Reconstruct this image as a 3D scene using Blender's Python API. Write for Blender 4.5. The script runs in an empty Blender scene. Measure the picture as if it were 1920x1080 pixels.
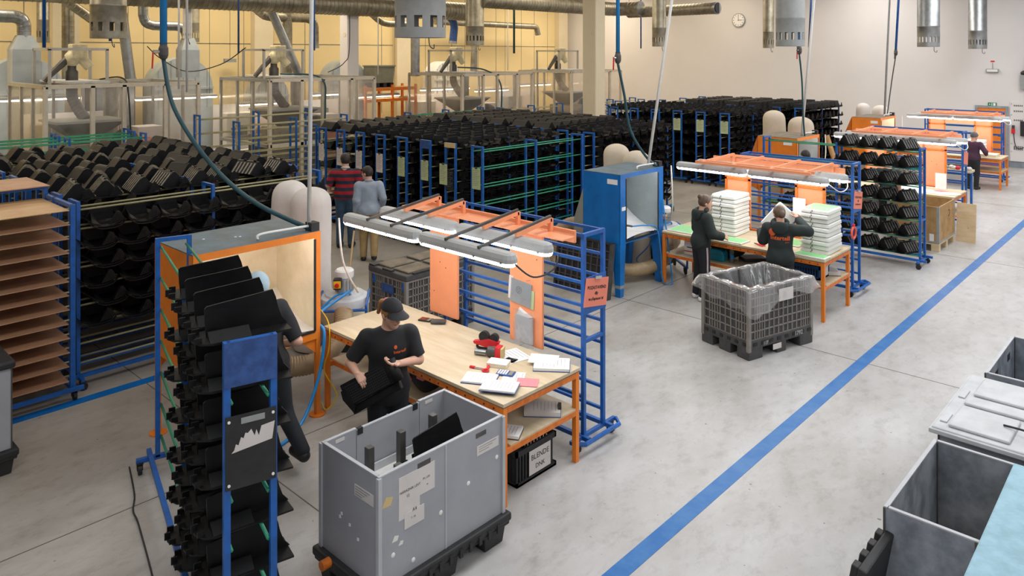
import bpy, bmesh, math, random
import numpy as np
from mathutils import Vector, Matrix
from mathutils.bvhtree import BVHTree
random.seed(7)
D = bpy.data; SC = bpy.context.scene; COL = SC.collection
PI = math.pi
R = math.radians

# ------------------------------------------------------------------ camera, world, lights, exposure
cam = D.cameras.new('camera'); cam.sensor_width = 36; cam.lens = 26.625
cam.shift_y = -440/1920; cam.clip_end = 200
cam_o = D.objects.new('camera', cam); COL.objects.link(cam_o)
cam_o.location = (0, 0, 3.9); cam_o.rotation_euler = (R(90), 0, R(43.1))
SC.camera = cam_o
w = D.worlds.new('world'); SC.world = w; w.use_nodes = True
w.node_tree.nodes['Background'].inputs[0].default_value = (0.9, 0.95, 1, 1)
w.node_tree.nodes['Background'].inputs[1].default_value = 0.3
SC.view_settings.view_transform = 'Standard'; SC.view_settings.look = 'None'
SC.view_settings.exposure = 0.0; SC.view_settings.gamma = 1.0
SC.view_settings.use_curve_mapping = False
SC.cycles.transparent_max_bounces = 48

def area(name, x, y, z, sx, sy, power, col):
    l = D.lights.new(name, 'AREA'); l.shape = 'RECTANGLE'; l.size = sx; l.size_y = sy
    l.energy = power; l.color = col
    o = D.objects.new(name, l); COL.objects.link(o); o.location = (x, y, z)
    return o
DAY = (0.95, 0.98, 1.0); WARM = (1.0, 0.86, 0.66)
for yy in (0.5, 8.5, 16.5, 24.5):
    k = {.5: .7, 24.5: 1.25}.get(yy, 1.0)
    area('rooflight', 3.0, yy, 6.95, 2.6, 5.5, 198*k, DAY)
    area('rooflight', -3.2, yy, 6.95, 2.6, 5.5, 240*k, DAY)
for yy in (3.0, 11.0, 19.0, 27.0):
    area('hall_lamp', -9.5, yy, 6.95, 1.6, 5.0, 70 if yy < 5 else 125 if yy < 20 else 240, (1.0, 0.95, 0.87))
    area('hall_lamp', -15.5, yy, 6.95, 1.6, 5.0, 150, WARM)
    area('hall_lamp', -21.5, yy, 6.95, 1.6, 5.0, 265, WARM)

# ------------------------------------------------------------------ materials
def lin(h):
    h = h.lstrip('#'); v = [int(h[i:i+2], 16)/255 for i in (0, 2, 4)]
    return tuple((c/12.92 if c <= .04045 else ((c+.055)/1.055)**2.4) for c in v)
def mat(name, col, rough=.5, metal=0., var=.12, scale=6., bump=0., col2=None, emit=None, spec=.5, stretch=None, bscale=None, aniso=None):
    m = D.materials.new(name); m.use_nodes = True
    nt = m.node_tree; N = nt.nodes; L = nt.links
    b = N['Principled BSDF']
    c = lin(col); c2 = lin(col2) if col2 else tuple(max(0, x*(1-var*2)) for x in c)
    b.inputs['Roughness'].default_value = rough; b.inputs['Metallic'].default_value = metal
    b.inputs['Specular IOR Level'].default_value = spec
    if emit:
        b.inputs['Emission Color'].default_value = (*lin(emit[0]), 1); b.inputs['Emission Strength'].default_value = emit[1]
        b.inputs['Base Color'].default_value = (*c, 1); return m
    tc = N.new('ShaderNodeTexCoord'); mp = N.new('ShaderNodeMapping'); L.new(tc.outputs['Object'], mp.inputs[0])
    if stretch: mp.inputs['Scale'].default_value = stretch
    nz = N.new('ShaderNodeTexNoise'); nz.inputs['Scale'].default_value = scale; nz.inputs['Detail'].default_value = 5; nz.inputs['Roughness'].default_value = .62
    L.new(mp.outputs[0], nz.inputs['Vector'])
    rp = N.new('ShaderNodeValToRGB'); rp.color_ramp.elements[0].position = .36; rp.color_ramp.elements[1].position = .62
    rp.color_ramp.elements[0].color = (*c2, 1); rp.color_ramp.elements[1].color = (*c, 1)
    L.new(nz.outputs['Fac'], rp.inputs[0]); L.new(rp.outputs[0], b.inputs['Base Color'])
    if bump:
        n2 = N.new('ShaderNodeTexNoise'); n2.inputs['Scale'].default_value = bscale or scale*6; n2.inputs['Detail'].default_value = 3
        L.new(mp.outputs[0], n2.inputs['Vector'])
        bp = N.new('ShaderNodeBump'); bp.inputs['Strength'].default_value = bump; bp.inputs['Distance'].default_value = .01
        L.new(n2.outputs['Fac'], bp.inputs['Height']); L.new(bp.outputs[0], b.inputs['Normal'])
    return m
def mat_clear(name, tint, haze, hazecol, rough=.12, gloss=.03):
    "thin clear plastic sheet: transparent, a little gloss and a little milky haze"
    m = D.materials.new(name); m.use_nodes = True; nt = m.node_tree; N = nt.nodes; L = nt.links
    N.remove(N['Principled BSDF']); out = N['Material Output']
    t = N.new('ShaderNodeBsdfTransparent'); t.inputs[0].default_value = (*lin(tint), 1)
    d = N.new('ShaderNodeBsdfDiffuse'); d.inputs[0].default_value = (*lin(hazecol), 1)
    tr = N.new('ShaderNodeBsdfTranslucent'); tr.inputs[0].default_value = (*lin(hazecol), 1)
    dd = N.new('ShaderNodeMixShader'); L.new(d.outputs[0], dd.inputs[1]); L.new(tr.outputs[0], dd.inputs[2])
    g = N.new('ShaderNodeBsdfGlossy'); g.inputs['Roughness'].default_value = rough
    tc = N.new('ShaderNodeTexCoord'); nz = N.new('ShaderNodeTexNoise'); nz.inputs['Scale'].default_value = 2.2; nz.inputs['Detail'].default_value = 5
    L.new(tc.outputs['Object'], nz.inputs['Vector'])
    mr = N.new('ShaderNodeMapRange'); mr.inputs[1].default_value = .3; mr.inputs[2].default_value = .75
    mr.inputs[3].default_value = haze*.5; mr.inputs[4].default_value = haze*1.5
    L.new(nz.outputs['Fac'], mr.inputs[0])
    a = N.new('ShaderNodeMixShader'); L.new(mr.outputs[0], a.inputs[0]); L.new(t.outputs[0], a.inputs[1]); L.new(dd.outputs[0], a.inputs[2])
    lw = N.new('ShaderNodeLayerWeight'); fr = N.new('ShaderNodeMath'); fr.operation = 'POWER'; fr.inputs[1].default_value = 3.2; L.new(lw.outputs['Facing'], fr.inputs[0])
    f2 = N.new('ShaderNodeMath'); f2.operation = 'MULTIPLY_ADD'; f2.inputs[1].default_value = .45; f2.inputs[2].default_value = gloss; L.new(fr.outputs[0], f2.inputs[0]); fr = f2
    b = N.new('ShaderNodeMixShader'); L.new(fr.outputs[0], b.inputs[0]); L.new(a.outputs[0], b.inputs[1]); L.new(g.outputs[0], b.inputs[2])
    L.new(b.outputs[0], out.inputs[0]); return m
def mat_floor():
    m = D.materials.new('polished_concrete'); m.use_nodes = True; nt = m.node_tree; N = nt.nodes; L = nt.links
    b = N['Principled BSDF']; tc = N.new('ShaderNodeTexCoord')
    mp = N.new('ShaderNodeMapping'); L.new(tc.outputs['Object'], mp.inputs[0]); mp.inputs['Rotation'].default_value = (0, 0, .6); mp.inputs['Scale'].default_value = (1, .55, 1)
    n1 = N.new('ShaderNodeTexNoise'); n1.inputs['Scale'].default_value = .9; n1.inputs['Detail'].default_value = 8; n1.inputs['Roughness'].default_value = .68
    n2 = N.new('ShaderNodeTexNoise'); n2.inputs['Scale'].default_value = 7; n2.inputs['Detail'].default_value = 8; n2.inputs['Roughness'].default_value = .72
    for n in (n1, n2): L.new(mp.outputs[0], n.inputs['Vector'])
    r1 = N.new('ShaderNodeValToRGB'); e = r1.color_ramp.elements
    e[0].position = .33; e[0].color = (*lin('#a8a4a0'), 1); e[1].position = .66; e[1].color = (*lin('#c7c6c6'), 1)
    L.new(n1.outputs['Fac'], r1.inputs[0])
    r2 = N.new('ShaderNodeValToRGB'); e = r2.color_ramp.elements
    e[0].position = .26; e[0].color = (.5, .48, .45, 1); e[1].position = .5; e[1].color = (1, 1, 1, 1)
    L.new(n2.outputs['Fac'], r2.inputs[0])
    mx = N.new('ShaderNodeMix'); mx.data_type = 'RGBA'; mx.blend_type = 'MULTIPLY'; mx.inputs[0].default_value = .55
    L.new(r1.outputs[0], mx.inputs[6]); L.new(r2.outputs[0], mx.inputs[7])
    # worn, oilier traffic side of the hall (towards the racks); its dimmer light is partly painted in
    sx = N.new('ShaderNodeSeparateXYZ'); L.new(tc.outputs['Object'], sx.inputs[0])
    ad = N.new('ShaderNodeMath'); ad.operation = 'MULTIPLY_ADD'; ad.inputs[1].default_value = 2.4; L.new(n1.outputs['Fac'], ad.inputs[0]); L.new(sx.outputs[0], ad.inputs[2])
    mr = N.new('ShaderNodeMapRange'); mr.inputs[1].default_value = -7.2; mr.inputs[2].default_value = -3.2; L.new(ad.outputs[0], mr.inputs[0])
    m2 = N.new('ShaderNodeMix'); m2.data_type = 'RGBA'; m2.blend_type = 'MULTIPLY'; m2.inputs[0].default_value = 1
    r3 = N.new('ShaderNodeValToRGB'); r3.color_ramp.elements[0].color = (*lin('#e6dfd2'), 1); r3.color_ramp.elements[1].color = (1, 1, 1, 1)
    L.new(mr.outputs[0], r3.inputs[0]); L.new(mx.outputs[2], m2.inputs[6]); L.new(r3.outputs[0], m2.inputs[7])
    n3 = N.new('ShaderNodeTexNoise'); n3.inputs['Scale'].default_value = 16; n3.inputs['Detail'].default_value = 2
    L.new(tc.outputs['Object'], n3.inputs['Vector'])
    r4 = N.new('ShaderNodeValToRGB'); e = r4.color_ramp.elements
    e[0].position = .235; e[0].color = (.18, .17, .16, 1); e[1].position = .27; e[1].color = (1, 1, 1, 1)
    L.new(n3.outputs['Fac'], r4.inputs[0])
    m3 = N.new('ShaderNodeMix'); m3.data_type = 'RGBA'; m3.blend_type = 'MULTIPLY'; m3.inputs[0].default_value = .8
    L.new(m2.outputs[2], m3.inputs[6]); L.new(r4.outputs[0], m3.inputs[7])
    L.new(m3.outputs[2], b.inputs['Base Color'])
    rr = N.new('ShaderNodeMapRange'); rr.inputs[3].default_value = .26; rr.inputs[4].default_value = .5; L.new(n2.outputs['Fac'], rr.inputs[0])
    L.new(rr.outputs[0], b.inputs['Roughness'])
    bp = N.new('ShaderNodeBump'); bp.inputs['Strength'].default_value = .06; L.new(n2.outputs['Fac'], bp.inputs['Height']); L.new(bp.outputs[0], b.inputs['Normal'])
    return m
M = {}
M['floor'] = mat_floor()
M['line'] = mat('blue_floor_paint', '#226ab0', .4, var=.1, scale=5, col2='#3f7ab6')
M['joint'] = mat('floor_joint', '#6d675f', .8)
M['wall_w'] = mat('white_wall', '#dedad9', .8, var=.02, scale=.6)
M['wall_y'] = mat('cream_wall', '#ecd6a2', .8, var=.03, scale=.5)
M['pillar'] = mat('pillar_paint', '#e3d6b8', .7, var=.03, scale=1.2)
M['ceil'] = mat('ceiling_white', '#e8e8e8', .9, var=.02)
M['wallbase'] = mat('grey_plinth', '#8a929c', .6)
M['blue'] = mat('blue_rack_paint', '#1a61b6', .42, var=.12, scale=9, col2='#175499')
M['navy'] = mat('dark_blue_paint', '#26457f', .5, var=.2, scale=14, col2='#345a9c')
M['orange'] = mat('orange_paint', '#f08628', .45, var=.06, scale=5)
M['orange_lit'] = mat('orange_paint_lit', '#f8a072', .5, var=.03, scale=5)  # the same orange, paled for the lamp light falling on the gantries
M['oranged'] = mat('orange_worn', '#e67d28', .5, var=.1, scale=14, col2='#c9681d')
M['boothblue'] = mat('booth_blue', '#0d72c2', .38, var=.08, scale=3, col2='#0a63ad')
M['slate'] = mat('slate_top', '#5b7384', .5, var=.18, scale=4, col2='#4a5b62')
M['cream'] = mat('cream_sheet', '#ede3cb', .55, var=.05, scale=3, col2='#dfd2b2')
M['greysheet'] = mat('grey_sheet', '#a9b0ae', .5, var=.08, scale=3)
M['white'] = mat('white_plastic', '#ecebe8', .4, var=.03)
M['offwhite'] = mat('white_sheet', '#e9e6e2', .5, var=.05, scale=8)
M['black'] = mat('black_moulding', '#141416', .52, var=.25, scale=12, spec=.28)
M['black_lit'] = mat('black_moulding_lit_ribs', '#6f6b66', .35, var=.3, scale=20)  # black ribs coloured grey for the lamp light their slopes reflect
M['rubber'] = mat('dark_rubber', '#232326', .6)
M['green'] = mat('green_tube', '#2f9d78', .35, var=.1)
M['straw'] = mat('straw_tube', '#aaa57c', .4, var=.1)
M['ply'] = mat('worktop_ply', '#d2c2a6', .5, var=.05, scale=1.6, col2='#c4b08e', stretch=(1, 6, 1))
M['plyedge'] = mat('ply_edge', '#8a6b49', .7, var=.2, scale=20, stretch=(1, 1, 14))
M['board'] = mat('hardboard', '#bd9172', .55, var=.1, scale=2, col2='#a67c5b')
M['boardl'] = mat('hardboard_pale', '#cfa97c', .55, var=.1, scale=2, col2='#b98f64')
M['ply2'] = mat('pale_plywood', '#dfc8a4', .6, var=.05, scale=2.2, col2='#d0b68c', stretch=(1, 1, 6))
M['osb'] = mat('crate_plywood', '#b99361', .65, var=.15, scale=5, col2='#a07a4a')
M['bin'] = mat('grey_bin', '#a5a6ac', .5, var=.04, scale=3, col2='#9e9fa5')
M['binin'] = mat('grey_bin_worn', '#9aa1ab', .55, var=.2, scale=5, col2='#707882')
M['binedge'] = mat('bin_edge', '#b9bbc0', .45, var=.05)
M['pallet'] = mat('black_pallet', '#2b2b2d', .6, var=.2, scale=8)
M['cage'] = mat('grey_box_plastic', '#8d8780', .55, var=.1, scale=9)
M['cagedark'] = mat('box_plastic_dark', '#4a494a', .6, var=.15, scale=9)
M['lid'] = mat('dusty_lid', '#857a69', .8, var=.16, scale=5, col2='#6a6053')
M['lidgrey'] = mat('pale_grey_lid', '#cacccf', .6, var=.06, scale=4, col2='#b9bbbd')
M['slab'] = mat('pale_blue_sheet', '#98bfd0', .6, var=.06, scale=9, col2='#88acbb')
M['steel'] = mat('galvanised', '#a7aaab', .36, .85, var=.12, scale=5)
M['steeld'] = mat('galvanised_dull', '#a5a090', .42, .7, var=.14, scale=4, col2='#878170')
M['alu'] = mat('aluminium_profile', '#b9b6ae', .4, .5, var=.06)
M['aluw'] = mat('beige_profile', '#cdc5b6', .5, .1, var=.06)
M['greypaint'] = mat('grey_paint', '#9da09f', .5, var=.06)
M['lampgrey'] = mat('lamp_housing', '#b5b6b6', .45, var=.05)
M['glow'] = mat('lamp_diffuser', '#ffffff', .4, emit=('#f7fbff', 10.0))
M['glow2'] = mat('lamp_tube_warm', '#ffffff', .4, emit=('#fff0d8', 8.0))
M['glow_fill'] = mat('booth_fill_tube', '#ffffff', .4, emit=('#ffffff', 26.0))  # emission for the unseen tubes added inside the booths
M['bag'] = mat('filter_cloth', '#e3dcd6', .9, var=.05, scale=3, bump=.25, bscale=7)
M['bag2'] = mat('filter_cloth_beige', '#cfc2ae', .9, var=.06, scale=3, bump=.25, bscale=7)
M['hose'] = mat('ribbed_hose', '#b29a77', .5, var=.12, scale=6)
M['bluehose'] = mat('blue_hose', '#1e86cc', .35, var=.05)
M['tealhose'] = mat('dark_teal_hose', '#27525c', .4, var=.1)
M['wire'] = mat('black_cable', '#26262a', .5)
M['whitewire'] = mat('white_cable', '#e7e2da', .5, var=.03)
M['yellow'] = mat('yellow_plastic', '#f0c21c', .45, var=.04)
M['ringred'] = mat('coral_plastic', '#e9604a', .4, var=.05)
M['red'] = mat('red_plastic', '#d8232f', .4, var=.05)
M['teal'] = mat('teal_plastic', '#1792a8', .4, var=.05)
M['crateblue'] = mat('blue_crate', '#1f4f83', .5, var=.1)
M['paper'] = mat('paper', '#f1efee', .7, var=.02)
M['cardw'] = mat('pale_card', '#d9d3cf', .7, var=.03)
M['cardg'] = mat('green_card', '#b9c795', .7, var=.04)
M['cardt'] = mat('tan_card', '#d4bb84', .7, var=.04)
M['pink'] = mat('pink_card', '#f08a8f', .7, var=.02)
M['salmon'] = mat('salmon_sign', '#ef8a72', .7, var=.03)
M['ink'] = mat('dark_ink', '#2a2426', .7)
M['inkg'] = mat('grey_ink', '#8d8b90', .7)
M['orink'] = mat('orange_print', '#e0602c', .6, var=.03)
M['greensheet'] = mat('green_foil', '#7cc47f', .5, var=.1, scale=9, col2='#96cf95', stretch=(6, 1, 1))
M['trayw'] = mat('tray_white', '#e6e6df', .45, var=.02)
M['machine'] = mat('machine_grey', '#5a5856', .5, .2, var=.2, scale=4)
M['machored'] = mat('machine_orange', '#a6502e', .55, var=.15, scale=5)
M['zinc'] = mat('zinc_sheet', '#b9c3c9', .45, .25, var=.06, scale=3)
M['robot'] = mat('robot_cream', '#dbd1ae', .45, var=.12, scale=8)
M['chrome'] = mat('bright_metal', '#c9c9c9', .25, .9, var=.05)
M['cardboard'] = mat('cardboard', '#b58f5e', .8, var=.06, scale=4)
M['olive'] = mat('grey_green_plastic', '#8b8a78', .6, var=.08)
M['doorframe'] = mat('door_frame_grey', '#9aa0a4', .5)
M['signgreen'] = mat('exit_green', '#17824f', .5, var=.03)
M['wood'] = mat('broom_handle', '#c9a679', .6, var=.1)
M['pane'] = mat_clear('clear_panel', '#fefdfc', .075, '#f2eee8', .12, .055)
M['liner'] = mat_clear('clear_liner', '#fbfbfd', .25, '#ffffff', .1, .12)
M['sleeve'] = mat_clear('clear_sleeve', '#eef0f2', .25, '#e4e8ea', .15)
M['curtain'] = mat_clear('strip_curtain', '#faf8f4', .14, '#efe6d8', .15)

# ------------------------------------------------------------------ mesh helpers
class MB:
    def __init__(s): s.v = []; s.f = []; s.m = []; s.cm = 0
    def add(s, vs, fs):
        b = len(s.v); s.v += [tuple(p) for p in vs]
        for f in fs: s.f.append(tuple(b+i for i in f)); s.m.append(s.cm)
        return s
    def mi(s, i): s.cm = i; return s
    def box(s, x0, x1, y0, y1, z0, z1):
        return s.add([(x0,y0,z0),(x1,y0,z0),(x1,y1,z0),(x0,y1,z0),(x0,y0,z1),(x1,y0,z1),(x1,y1,z1),(x0,y1,z1)],
                     [(0,3,2,1),(4,5,6,7),(0,1,5,4),(1,2,6,5),(2,3,7,6),(3,0,4,7)])
    def frus(s, a, b, z0, z1):
        "a, b: (x0,x1,y0,y1) rectangles at z0 and z1"
        P = [(a[0],a[2],z0),(a[1],a[2],z0),(a[1],a[3],z0),(a[0],a[3],z0),(b[0],b[2],z1),(b[1],b[2],z1),(b[1],b[3],z1),(b[0],b[3],z1)]
        return s.add(P, [(0,3,2,1),(4,5,6,7),(0,1,5,4),(1,2,6,5),(2,3,7,6),(3,0,4,7)])
    def bar(s, p0, p1, w, h=None, up=(0,0,1)):
        h = h or w; p0 = Vector(p0); p1 = Vector(p1); d = (p1-p0).normalized(); u = Vector(up)
        if abs(d.dot(u)) > .98: u = Vector((1,0,0))
        a = d.cross(u).normalized()*w/2; b = a.cross(d).normalized()*h/2
        P = [p0-a-b, p0+a-b, p0+a+b, p0-a+b, p1-a-b, p1+a-b, p1+a+b, p1-a+b]
        return s.add(P, [(0,3,2,1),(4,5,6,7),(0,1,5,4),(1,2,6,5),(2,3,7,6),(3,0,4,7)])
    def tube(s, pts, r, n=8, cap=True, closed=False):
        pts = [Vector(p) for p in pts]; K = len(pts); rs = r if isinstance(r, (list, tuple)) else [r]*K
        rings = []; prev = None
        for i, p in enumerate(pts):
            if closed: d = (pts[(i+1) % K]-pts[i-1])
            else: d = (pts[min(i+1, K-1)]-pts[max(i-1, 0)])
            d = d.normalized() if d.length > 1e-9 else Vector((0,0,1))
            if prev is None:
                u = Vector((0,0,1)) if abs(d.z) < .9 else Vector((1,0,0)); a = d.cross(u).normalized()
            else: a = (prev-d*prev.dot(d)).normalized()
            prev = a; b = d.cross(a)
            rings.append([p+(a*math.cos(2*PI*k/n)+b*math.sin(2*PI*k/n))*rs[i] for k in range(n)])
        vs = [q for rg in rings for q in rg]; fs = []
        for i in range(K if closed else K-1):
            j = (i+1) % K
            for k in range(n): fs.append((i*n+k, i*n+(k+1) % n, j*n+(k+1) % n, j*n+k))
        if cap and not closed: fs.append(tuple(range(n))[::-1]); fs.append(tuple((K-1)*n+k for k in range(n)))
        return s.add(vs, fs)
    def lathe(s, prof, n=16, c=(0,0,0), cap=True):
        vs = []; fs = []
        for r, z in prof:
            for k in range(n): vs.append((c[0]+r*math.cos(2*PI*k/n), c[1]+r*math.sin(2*PI*k/n), c[2]+z))
        for i in range(len(prof)-1):
            for k in range(n): fs.append((i*n+k, i*n+(k+1) % n, (i+1)*n+(k+1) % n, (i+1)*n+k))
        if cap: fs.append(tuple(range(n))[::-1]); fs.append(tuple((len(prof)-1)*n+k for k in range(n)))
        return s.add(vs, fs)
    def prism(s, poly, axis, a, b):
        "poly in the two other axes (x: yz, y: xz, z: xy)"
        def P(q, t): return {'x': (t, q[0], q[1]), 'y': (q[0], t, q[1]), 'z': (q[0], q[1], t)}[axis]
        n = len(poly); vs = [P(q, a) for q in poly]+[P(q, b) for q in poly]
        fs = [tuple(range(n))[::-1], tuple(range(n, 2*n))]+[(i, (i+1) % n, n+(i+1) % n, n+i) for i in range(n)]
        return s.add(vs, fs)
    def grid(s, fn, nu, nv):
        vs = [fn(i/nu, j/nv) for j in range(nv+1) for i in range(nu+1)]
        fs = [(j*(nu+1)+i, j*(nu+1)+i+1, (j+1)*(nu+1)+i+1, (j+1)*(nu+1)+i) for j in range(nv) for i in range(nu)]
        return s.add(vs, fs)
    def sph(s, c, r, n=10, m=6):
        r = r if isinstance(r, (tuple, list)) else (r, r, r)
        vs = [(c[0], c[1], c[2]-r[2])]; fs = []
        for j in range(1, m):
            t = PI*j/m-PI/2
            for k in range(n): vs.append((c[0]+r[0]*math.cos(t)*math.cos(2*PI*k/n), c[1]+r[1]*math.cos(t)*math.sin(2*PI*k/n), c[2]+r[2]*math.sin(t)))
        vs.append((c[0], c[1], c[2]+r[2])); T = len(vs)-1
        for k in range(n):
            fs.append((0, 1+(k+1) % n, 1+k)); fs.append((T, 1+(m-2)*n+k, 1+(m-2)*n+(k+1) % n))
            for j in range(m-2): fs.append((1+j*n+k, 1+j*n+(k+1) % n, 1+(j+1)*n+(k+1) % n, 1+(j+1)*n+k))
        return s.add(vs, fs)
    def xf(s, mtx, start=0):
        for i in range(start, len(s.v)): s.v[i] = tuple(mtx @ Vector(s.v[i]))
        return s
    def merge(s, other, mtx=None):
        b = len(s.v)
        s.v += [tuple(mtx @ Vector(p)) for p in other.v] if mtx else list(other.v)
        s.f += [tuple(b+i for i in f) for f in other.f]; s.m += other.m; return s
    def mesh(s, name, mats, smooth=False, fix=True):
        me = D.meshes.new(name); me.from_pydata(s.v, [], s.f)
        mats = mats if isinstance(mats, (list, tuple)) else [mats]
        for q in mats: me.materials.append(q)
        if len(mats) > 1: me.polygons.foreach_set('material_index', s.m)
        if fix:
            bm = bmesh.new(); bm.from_mesh(me); bmesh.ops.recalc_face_normals(bm, faces=bm.faces); bm.to_mesh(me); bm.free()
        if smooth: me.polygons.foreach_set('use_smooth', [True]*len(me.polygons))
        me.update(); return me
    def ob(s, name, mats, parent=None, smooth=False, bevel=0, fix=True, loc=None, rz=None, auto=None):
        me = s.mesh(name, mats, smooth, fix)
        if auto: 
            me.polygons.foreach_set('use_smooth', [True]*len(me.polygons)); me.set_sharp_from_angle(angle=R(auto))
        return link(name, me, parent, bevel, loc, rz)
def link(name, me, parent=None, bevel=0, loc=None, rz=None):
    o = D.objects.new(name, me); COL.objects.link(o)
    if parent: o.parent = parent
    if loc is not None: o.location = loc
    if rz is not None: o.rotation_euler = (0, 0, rz)
    if bevel:
        b = o.modifiers.new('b', 'BEVEL'); b.width = bevel; b.segments = 2; b.limit_method = 'ANGLE'; b.angle_limit = R(40)
    return o
def tag(o, label, cat, group=None):
    o['label'] = label; o['category'] = cat
    if group: o['group'] = group
    return o
def thing(name, label, cat, loc=(0,0,0), rz=0, group=None):
    o = D.objects.new(name, None); COL.objects.link(o); o.empty_display_size = .1
    o.location = loc; o.rotation_euler = (0, 0, rz); return tag(o, label, cat, group)
def struct(o): o['kind'] = 'structure'; return o
KIDS = {}
def copy_tree(o, parent=None, kids=None):
    kids = kids if kids is not None else list(o.children)
    c = o.copy(); COL.objects.link(c)
    if parent: c.parent = parent
    for ch in kids: copy_tree(ch, c)
    return c
def text_mesh(s, size, align='CENTER', spacing=1.0, bold=0., shear=0.):
    cu = D.curves.new('txt', 'FONT'); cu.body = s; cu.size = size; cu.align_x = align; cu.align_y = 'CENTER'
    cu.space_character = spacing; cu.offset = bold; cu.shear = shear; cu.resolution_u = 2
    o = D.objects.new('txt', cu); COL.objects.link(o)
    dg = bpy.context.evaluated_depsgraph_get(); me = D.meshes.new_from_object(o.evaluated_get(dg))
    D.objects.remove(o); return me
def text(name, s, size, mtx, m, parent=None, **k):
    "flat lettering: mtx maps text plane (x right, y up, z out) into parent space"
    me = text_mesh(s, size, **k); me.transform(mtx); me.materials.clear(); me.materials.append(m)
    return link(name, me, parent)
def frame(o, x, y):
    "matrix from origin, x dir and y dir"
    x = Vector(x).normalized(); y = Vector(y).normalized(); z = x.cross(y)
    return Matrix(((x.x, y.x, z.x, o[0]), (x.y, y.y, z.y, o[1]), (x.z, y.z, z.z, o[2]), (0, 0, 0, 1)))
def bez(p0, p1, p2, p3, n=14):
    P = [Vector(p) for p in (p0, p1, p2, p3)]
    return [P[0]*(1-t)**3+P[1]*3*t*(1-t)**2+P[2]*3*t*t*(1-t)+P[3]*t**3 for t in [i/n for i in range(n+1)]]
def smooth_path(pts, n=6):
    P = [Vector(p) for p in pts]; out = []
    for i in range(len(P)-1):
        a = P[max(i-1, 0)]; b = P[i]; c = P[i+1]; d = P[min(i+2, len(P)-1)]
        for k in range(n):
            t = k/n; out.append(.5*((2*b)+(c-a)*t+(2*a-5*b+4*c-d)*t*t+(3*b-a-3*c+d)*t**3))
    return out+[P[-1]]
def ribbed(pts, r, pitch=.03, amp=.08):
    "ribbed flexible hose along pts: returns dense points and radii"
    P = smooth_path(pts, 24); L = [0]
    for a, b in zip(P, P[1:]): L.append(L[-1]+(b-a).length)
    n = max(4, int(L[-1]/pitch*2)); out = []; rs = []; j = 0
    for i in range(n+1):
        s = L[-1]*i/n
        while j < len(P)-2 and L[j+1] < s: j += 1
        t = (s-L[j])/max(1e-6, L[j+1]-L[j]); out.append(P[j].lerp(P[j+1], min(1, t))); rs.append(r*(1+amp*(1 if i % 2 else -1)))
    return out, rs
# ------------------------------------------------------------------ hall shell
XL, XR, YN, YF, ZC = -24.7, 7.0, -6.0, 30.6, 7.2
def box(name, x0, x1, y0, y1, z0, z1, m, parent=None, bevel=0):
    return MB().box(x0, x1, y0, y1, z0, z1).ob(name, m, parent, bevel=bevel)
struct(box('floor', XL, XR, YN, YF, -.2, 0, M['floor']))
struct(box('ceiling', XL-.2, XR+.2, YN-.2, YF+.2, ZC, ZC+.2, M['ceil']))
struct(box('wall_far', XL-.2, XR+.2, YF, YF+.2, 0, ZC, M['wall_w']))
struct(box('wall_left', XL-.2, XL, YN-.2, YF+.2, 0, ZC, M['wall_y']))
struct(box('wall_right', XR, XR+.2, YN-.2, YF+.2, 0, ZC, M['wall_w']))
struct(box('wall_near', XL-.2, XR+.2, YN-.2, YN, 0, ZC, M['wall_w']))
struct(box('baseboard_far', -5.3, XR, YF-.02, YF-.001, 0, .22, M['wallbase']))
n = 0
def trim(mb, m):
    global n; n += 1; return struct(mb.ob('trim_%d' % n, m))
trim(MB().box(-3.375, -3.225, -1.5, YF-.3, .0005, .003), M['line'])            # blue walkway line on the floor
trim(MB().box(-9.42, -9.27, -3, 3.95, .0005, .003), M['boothblue'])                 # blue line along the board rack
for yy in (3.585, 10.0, 16.4, 22.8, 29.2): trim(MB().box(XL, XR, yy-.006, yy+.006, .0002, .0012), M['joint'])
for xx in (-13.2, -6.83, -.45): trim(MB().box(xx-.006, xx+.006, YN, YF, .0002, .0012), M['joint'])
# seams and pilasters on the cream wall
trim(MB().box(XL, XL+.015, YN, YF, 4.22, 4.245), M['steeld'])
mb = MB()
for yy in (6.2, 9.0, 12.6, 15.2, 18.7, 22.5, 25.3, 28.0): mb.box(XL, XL+.006, yy-.012, yy+.012, 1.5, ZC)
trim(mb, M['steeld'])
for yy in (7.2, 13.4, 19.6, 29.9): trim(MB().box(XL, XL+.3, yy-.35, yy+.35, 0, ZC), M['pillar'])
# columns
def column(name, x, y, s, lab, m='pillar'):
    t = thing(name, lab, 'column', (x, y, 0)); t['kind'] = 'structure'
    MB().box(-s/2, s/2, -s/2, s/2, 0, ZC).ob('shaft', M[m], t, bevel=.03)
    mb = MB()
    mb.tube([(.05, -s/2-.001, 4.5), (.05, -s/2-.012, 4.5)], .07, 16); mb.ob('cap_disc', M['pillar'], t)
column('column', -20.59, 14.3, .44, 'pale square column standing behind the clear machine enclosure', 'wall_w')
column('column', -13.17, 17.52, .47, 'cream square column rising out of the black racks')
# door in the far wall
t = thing('door_1', 'orange steel door with grey frame in the far white wall', 'door', (-5.81, YF, 0)); t['kind'] = 'structure'
for a, b in ((-.5, -.42), (.42, .5)): MB().box(a, b, -.05, 0, 0, 2.0).ob('door_jamb', M['doorframe'], t)
MB().box(-.5, .5, -.05, 0, 2.0, 2.08).ob('door_head', M['doorframe'], t)
MB().box(-.42, .42, -.03, 0, .01, 2.0).ob('door_leaf', M['orange'], t, bevel=.004)
h = MB().box(.3, .36, -.045, -.03, .9, 1.15).ob('lock_plate', M['rubber'], t)
MB().tube([(.33, -.04, 1.05), (.33, -.09, 1.05), (.2, -.09, 1.05)], .011).ob('door_handle', M['rubber'], h)
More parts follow.
